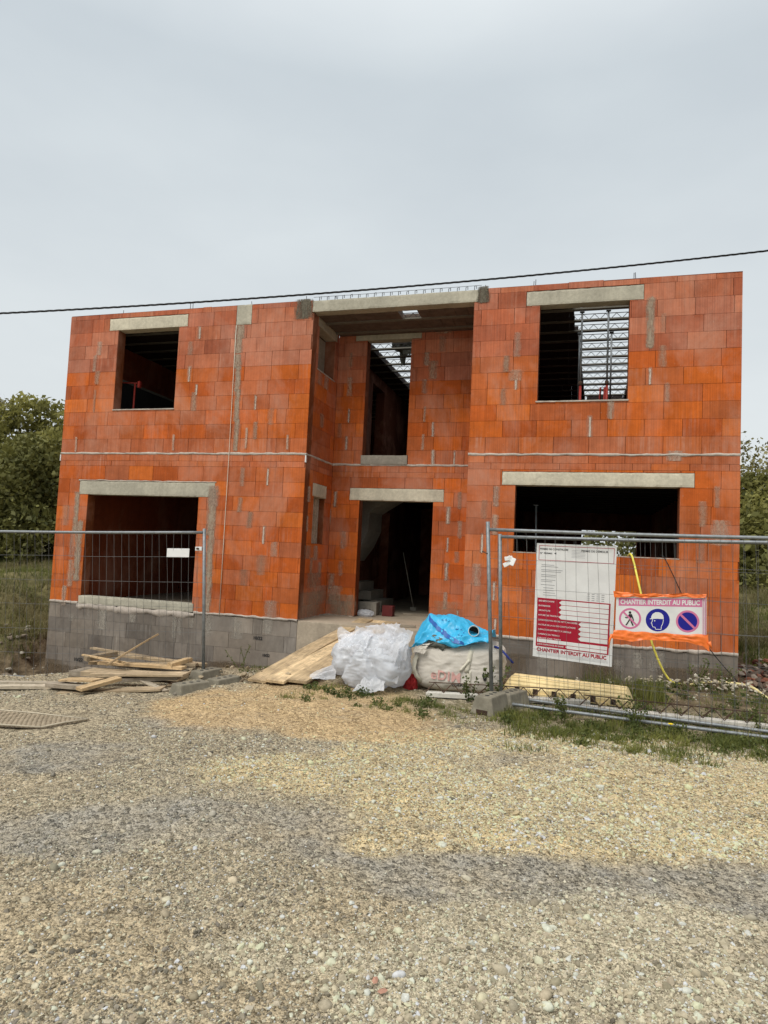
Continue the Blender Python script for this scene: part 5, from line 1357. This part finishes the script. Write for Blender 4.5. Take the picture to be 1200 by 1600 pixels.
# ------------------------------------------------------------------ vegetation
def leaf_cloud(name, centers, radii, n, size, mat, parent, seed, squash=.8, tonefn=None, shell=.55):
    """many small leaf faces scattered through overlapping clumps"""
    rg = np.random.default_rng(seed); centers = np.asarray(centers, float); radii = np.asarray(radii, float)
    w_ = radii**2; k = rg.choice(len(centers), n, p=w_/w_.sum())
    d = rg.standard_normal((n,3)); d /= np.linalg.norm(d, axis=1)[:,None]
    r = shell + (1-shell)*rg.random(n)**.6; r *= (1+.35*fbm(centers[k]*.7 + d*2.3, 3, seed))
    c = centers[k] + d*r[:,None]*radii[k][:,None]*np.array([1,1,squash])
    a = rg.standard_normal((n,3)); a /= np.linalg.norm(a, axis=1)[:,None]
    b = np.cross(a, rg.standard_normal((n,3))); b /= np.linalg.norm(b, axis=1)[:,None]
    s = size*rg.uniform(.6, 1.4, n)[:,None]
    V_ = np.stack([c-a*s*.5, c+b*s*.30, c+a*s*.5, c-b*s*.30], 1).reshape(-1,3)
    F_ = np.arange(4*n).reshape(n,4)
    tone = np.clip(.45 + .55*fbm(c*1.1, 3, seed+5) + .25*rg.standard_normal(n)*.6, 0, 1)
    col = np.stack([tone]*3+[np.ones(n)], 1)
    return new_obj(name, np_mesh(name, V_, F_, False, mat, dict(tone=np.repeat(col,4,0))), None, parent)
def limb(mb, p, d, L, r, depth, rg, tips):
    pts = [p]; rr = [r]
    for k in range(4):
        d = (d + Vector(rg.normal(0,.16,3))).normalized(); p = p + d*L/4; pts.append(p); rr.append(r*(1-.17*(k+1)))
    mb.tube(pts, rr, 6 if depth > 1 else 4, False)
    if depth == 0: tips.append((p, r)); return
    for k in range(int(rg.integers(2,4))):
        nd = (d + Vector(rg.normal(0,.55,3)) + Vector((0,0,.15))).normalized()
        limb(mb, pts[int(rg.integers(2,5))], nd, L*rg.uniform(.6,.8), rr[-1]*.75, depth-1, rg, tips)
def tree(x, y, h, rw, label, mat, seed, n=7000, leafy=1.0, size=.17, name='tree', bare_top=0, low=.12, group='trees around the plot'):
    rg = np.random.default_rng(seed); z = G1(x, y) - .05
    root = empty(name, (x, y, z), label, 'tree', group)
    mb = MB(); tips = []
    limb(mb, Vector((x, y, z)), Vector((rg.normal(0,.05), rg.normal(0,.05), 1)), h*.42, .018*h+.03, 3, rg, tips)
    if bare_top:
        for k in range(bare_top):
            a = rg.uniform(0, 2*math.pi); p = Vector((x+rw*.5*math.cos(a), y+rw*.5*math.sin(a), z+h*rg.uniform(.5,.8)))
            limb(mb, p, Vector((rg.normal(0,.3), rg.normal(0,.3), 1)), h*.16, .018, 2, rg, tips)
    mb.build('trunk', M['bark'], root, True)
    cs, rs_ = [], []
    for k in range(26):
        t_ = rg.random(); zz_ = z + h*(low + (1-low)*t_); prof_ = math.sin(math.pi*min(1, .22+.78*t_))**.6
        a = rg.uniform(0, 2*math.pi); q = rw*prof_*math.sqrt(rg.random())*.95
        cs.append((x+q*math.cos(a), y+q*math.sin(a), min(zz_, z+h*.93))); rs_.append(rw*rg.uniform(.26,.46))
    leaf_cloud('crown', cs, rs_, int(n*leafy), size, mat, root, seed)
    return root
gT = 'trees around the plot'
tree(-9.9, 9.2, 5.7, 2.6, 'rounded leafy tree against the sky beside the house, at the left frame edge', M['leaf'], 101, 14000)
tree(-13.4, 10.0, 6.0, 2.5, 'tree with bare twigs standing out of its top beyond the left bank', M['leaf_olive'], 102, 11000, .8, .15, bare_top=6)
tree(-7.4, 10.5, 5.6, 2.5, 'dense tree whose crown meets the house corner on the left', M['leaf'], 103, 14000)
tree(-11.6, 8.0, 4.3, 2.2, 'shorter dark bushy tree under the crowns left of the house', M['leaf_dark'], 104, 9000)
tree(-8.2, 7.6, 4.0, 2.0, 'low dark bushy tree between the left bank and the house corner', M['leaf_dark'], 105, 9000)
tree(16.3, 18.5, 5.2, 2.3, 'thin autumn tree with bare branches at the right frame edge', M['leaf_olive'], 106, 4200, .8, .14, bare_top=9)
tree(14.6, 19.5, 5.6, 2.4, 'sparse olive tree just beyond the right house corner', M['leaf_olive'], 107, 5600, .8, .14, bare_top=7)
tree(15.6, 16.4, 3.6, 2.1, 'green bushy tree under the bare branches on the right', M['leaf'], 108, 9000, low=.02)
tree(19.0, 17.0, 5.4, 2.6, 'leafy tree beyond the bushy one right of the house', M['leaf'], 109, 8000)
tree(12.2, 13.2, 3.2, 1.9, 'green bush seen through the rear window of the ground floor', M['leaf_dark'], 110, 7000, low=.02, name='bush')
# the wood behind reads as one mass
cs, rs_ = [], []
rg = np.random.default_rng(5)
for k in range(120):
    x = rg.uniform(-45, -9) if k % 2 else rg.uniform(13.5, 50)
    y = rg.uniform(13, 24); 
    cs.append((x, y, float(gz(np.array([x]), np.array([y]))[0]) + rg.uniform(.4, 4.6))); rs_.append(rg.uniform(1.1, 2.2))
for k in range(40):
    x = rg.uniform(-9, 14); y = rg.uniform(15, 22); cs.append((x, y, float(gz(np.array([x]), np.array([y]))[0]) + rg.uniform(.3, 2.0))); rs_.append(rg.uniform(1.0, 1.6))
tag(leaf_cloud('woods', cs, rs_, 42000, .26, M['leaf_dark'], None, 77, .9), kind='stuff')
cs, rs_ = [], []
for k in range(60):
    x = rg.uniform(-16, -5.5) if k % 2 else rg.uniform(13.6, 22); y = rg.uniform(8.5, 11.5) if x < 0 else rg.uniform(12.5, 15.5)
    cs.append((x, y, G1(x, y)+rg.uniform(.1,.6))); rs_.append(rg.uniform(.4,.8))
tag(leaf_cloud('undergrowth', cs, rs_, 16000, .13, M['leaf_dark'], None, 78, .8), kind='stuff')

def blades(name, x, y, h, wd, mat, seed, lean=.35, z=None):
    rg = np.random.default_rng(seed); n = len(x); z = ground_at(x, y)-.01 if z is None else z
    a = rg.uniform(0, 2*np.pi, n); hh = h*rg.uniform(.45, 1.3, n); ww = wd*rg.uniform(.6,1.3,n)
    ld = rg.uniform(0, 2*np.pi, n); la = np.abs(rg.normal(0, lean, n))*hh
    ux, uy = np.cos(a)*ww/2, np.sin(a)*ww/2
    def pt(f, k, s): return np.stack([x+ux*k*s+np.cos(ld)*la*f**1.8, y+uy*k*s+np.sin(ld)*la*f**1.8, z+hh*f*(1-.25*np.minimum(1, la/hh)*f)], 1)
    V_ = np.stack([pt(0,1,1), pt(0,1,-1), pt(.5,.8,1), pt(.5,.8,-1), pt(1,.05,1), pt(1,.05,-1)], 1).reshape(-1,3)
    b = (np.arange(n)*6)[:,None]; F_ = np.concatenate([b+np.array([[0,1,3,2]]), b+np.array([[2,3,5,4]])], 0)
    tone = np.clip(.5+.6*fbm(np.stack([x,y],1)*2.2, 3, seed)+rg.normal(0,.18,n), 0, 1)
    col = np.repeat(np.stack([tone]*3+[np.ones(n)],1), 6, 0)
    return tag(new_obj(name, np_mesh(name, V_, F_, False, mat, dict(tone=col))), kind='stuff')
def tufts(specs, seed):
    rg = np.random.default_rng(seed); X=[]; Y=[]
    for cx_, cy_, r, n in specs:
        X.append(cx_+rg.normal(0, r, n)); Y.append(cy_+rg.normal(0, r*.7, n))
    return np.concatenate(X), np.concatenate(Y)
rg = np.random.default_rng(3); sp_ = []
for k in range(250):        # ragged verge along the right-hand fence
    x = rg.uniform(8.4, 12.6); y = -3.02 + rg.normal(0, .42); sp_.append((x, y, rg.uniform(.03,.11), int(rg.integers(20,95))))
for k in range(34): sp_.append((rg.uniform(8.4,12.2), rg.uniform(-1.9,-.6), rg.uniform(.05,.14), int(rg.integers(30,110))))
for k in range(22): sp_.append((rg.uniform(6.2,8.4), rg.uniform(-3.5,-2.5), rg.uniform(.03,.10), int(rg.integers(15,60))))
for cx_, cy_ in ((6.55,-2.62),(6.6,-2.75),(7.3,-2.75),(7.45,-2.9),(7.9,-2.95),(8.05,-3.05)):
    for k in range(2): sp_.append((cx_+rg.normal(0,.1), cy_+rg.normal(0,.08), .07, 70))
for k in range(14): sp_.append((rg.uniform(4.9,5.7), rg.uniform(-1.9,-1.0), .06, 60))
X, Y = tufts(sp_, 8); ok = ~((np.abs(X-7.84)<.5)&(Y>-2.05)&(Y<-1.2)); blades('grass', X[ok], Y[ok], np.where(X[ok] > 8.4, .085, .055), .007, M['grass'], 12, .7)
xs_ = rg.uniform(9.3,10.2,900); ys_ = -1.5+rg.normal(0,.12,900); blades('grass', xs_, ys_, .26, .007, M['grass'], 15, .4)
n = 44000
X = np.concatenate([-1.05-11*rg.random(n//2)**1.5, 12.0+7*rg.random(n//2)**1.5]); Y = np.concatenate([rg.uniform(.3,10,n//2), rg.uniform(.5,16,n//2)])
keep = fbm(np.stack([X,Y],1)*.8, 3, 91) > -.15; blades('dry_grass', X[keep], Y[keep], .26, .012, M['dry_grass'], 21, .5)
keep = fbm(np.stack([X,Y],1)*.8, 3, 91) < .25; blades('grass', X[keep], Y[keep], .16, .012, M['grass'], 22, .5)
cs = []; rg = np.random.default_rng(41)
for k in range(170):
    x = rg.uniform(8.35, 12.6); y = -2.85 + rg.normal(0, .40); cs.append((x, y, G1(x, y)+.01))
for k in range(60):
    x = rg.uniform(8.4, 11.9); y = rg.uniform(-2.1, -.7); cs.append((x, y, G1(x, y)+.02))
for k in range(22):
    x = rg.uniform(6.2, 8.3); y = rg.uniform(-3.4, -2.6); cs.append((x, y, G1(x, y)+.005))
tag(leaf_cloud('ground_cover', cs, rg.uniform(.04, .11, len(cs)), 20000, .030, M['weed'], None, 43, .75, shell=.1), kind='stuff')
n_ = 260; x = rg.uniform(8.5, 12.4, n_); y = -2.8 + rg.normal(0, .25, n_)
blades('dry_stems', x, y, .26, .005, M['dry_grass'], 44, .35)
# verge weeds one can count
def weed(x, y, h, nl, label, seed, sz=.035):
    rg = np.random.default_rng(seed); z = G1(x, y)-.01; root = empty('weed', (x,y,z), label, 'weed', 'weeds along the fence')
    mb = MB(); tips = []
    for k in range(int(rg.integers(3,6))):
        p = Vector((x+rg.normal(0,.02), y+rg.normal(0,.02), z)); d = Vector((rg.normal(0,.3), rg.normal(0,.3), 1)).normalized(); pts = [p]
        for s_ in range(5): d = (d+Vector(rg.normal(0,.12,3))).normalized(); p = p+d*h*rg.uniform(.15,.24); pts.append(p)
        mb.tube(pts, .0035, 4, False); tips += pts[1:]
    mb.build('stem', M['weed'], root)
    c = np.array([tuple(p) for p in tips]); leaf_cloud('leaves', c, np.full(len(c), sz*1.2), nl, sz, M['weed'], root, seed, 1, shell=.2)
    return root
weed(8.30,-2.50,.42,220,'leafy weed growing between the builder bag and the double fence posts',201)
weed(8.05,-2.45,.30,150,'small weed in front of the builder bag print',202)
weed(10.92,-2.62,.46,190,'tall weed growing through the fence at the house corner',203)
weed(10.62,-.95,.42,110,'slender weed in the dirt below the banner, by the wall',204)
weed(10.98,-.80,.36,100,'slender weed close to the pale hose by the wall',205)
weed(4.98,-1.95,.42,60,'thin dry weed beside the fence post by the grey foundation',206,.025)
weed(9.05,-2.95,.26,200,'low bushy weed under the permit board',207)
weed(9.75,-2.85,.30,200,'bushy weed below the fence under the banner',208)
weed(11.25,-3.05,.30,260,'broad weed at the right frame edge by the fence',209,.05)
weed(6.12,-1.05,.22,40,'tiny plant growing at the porch wall beside the ramp',210,.03)
def dandelion(x, y, label):
    z = G1(x,y); root = empty('dandelion', (x,y,z), label, 'flower', 'dandelions')
    MB().tube([(x,y,z),(x+.01,y,z+.12)], .003, 5).build('stem', M['weed'], root)
    mb = MB()
    for k in range(14):
        a = 2*math.pi*k/14; mb.obox((x+.01+.011*math.cos(a), y+.011*math.sin(a), z+.124), Vector((math.cos(a),math.sin(a),.4)).normalized(), Vector((-math.sin(a),math.cos(a),0)), Vector((0,0,1)), .026, .008, .004)
    mb.build('petals', M['yellow_flower'], root)
dandelion(10.05,-3.02,'yellow dandelion in the verge below the banner')
dandelion(10.98,-3.02,'yellow dandelion by the weed at the right frame edge')
# reddish rubble at the foot of the right bank
def rub(n, cx_, cy_, sx, sy, seed, cols, smin, smax, name):
    rg = np.random.default_rng(seed); x = cx_+rg.normal(0,sx,n); y = cy_+rg.normal(0,sy,n); s = rg.uniform(smin,smax,n)
    V0, F0 = ico(1); nv = len(V0); jit = 1+.25*rg.standard_normal((n,nv,1)).clip(-1.5,1.5)
    P_ = V0[None]*jit*np.stack([rg.uniform(.8,1.6,n), rg.uniform(.6,1,n), rg.uniform(.45,.8,n)],-1)[:,None]*s[:,None,None]
    global RNG; R0 = RNG; RNG = rg; P_ = np.einsum('nij,nvj->nvi', rot_z_tilt(n), P_); RNG = R0
    P_ = P_ + np.stack([x,y,ground_at(x,y)+s*.4+np.abs(rg.normal(0,.05,n))],-1)[:,None]
    c = np.array(cols)[rg.integers(0,len(cols),n)]; c = np.concatenate([c, np.ones((n,1))],1)
    tag(new_obj(name, np_mesh(name, P_.reshape(-1,3), (F0[None]+(np.arange(n)*nv)[:,None,None]).reshape(-1,3), False, M['stone'], dict(tone=np.repeat(c,nv,0)))), kind='stuff')
rub(90, 11.75, .9, .22, .35, 301, [(.25,.10,.06),(.16,.07,.05),(.22,.16,.12),(.12,.09,.07),(.30,.25,.2)], .03, .08, 'rubble')
rub(160, 10.9, -.7, .7, .16, 302, [(.42,.37,.28),(.34,.29,.22),(.48,.44,.36)], .012, .035, 'rubble')
rub(30, -1.0, .5, .5, .4, 303, [(.30,.26,.2),(.2,.16,.12),(.38,.35,.28)], .02, .07, 'rubble')
rub(50, 5.3, -2.45, .28, .12, 304, [(.22,.17,.1),(.16,.12,.08),(.34,.27,.18)], .015, .04, 'clods')
def leaf_piece(x, y, rz, label):
    mb = MB(); z = G1(x,y)+.018; u_ = V3((math.cos(rz), math.sin(rz), .12)); v_ = V3((-math.sin(rz), math.cos(rz), .25))
    ps = [V3((x,y,z))+u_*a*.020+v_*b*.012 for a, b in ((-1,0),(-.4,-.9),(.5,-.7),(1,0),(.4,.9),(-.5,.8))]
    mb._add(ps+[V3((x,y,z+.006))], [(i,(i+1)%6,6) for i in range(6)]); o = mb.build('dry_leaf', M['leaf_dry'], None); tag(o, label, 'leaf', 'dry leaves on the gravel')
leaf_piece(8.50,-7.44,.4,'reddish dry leaf on the gravel closest to the camera')
leaf_piece(8.46,-7.40,1.5,'curled reddish leaf just behind the one closest to the camera')
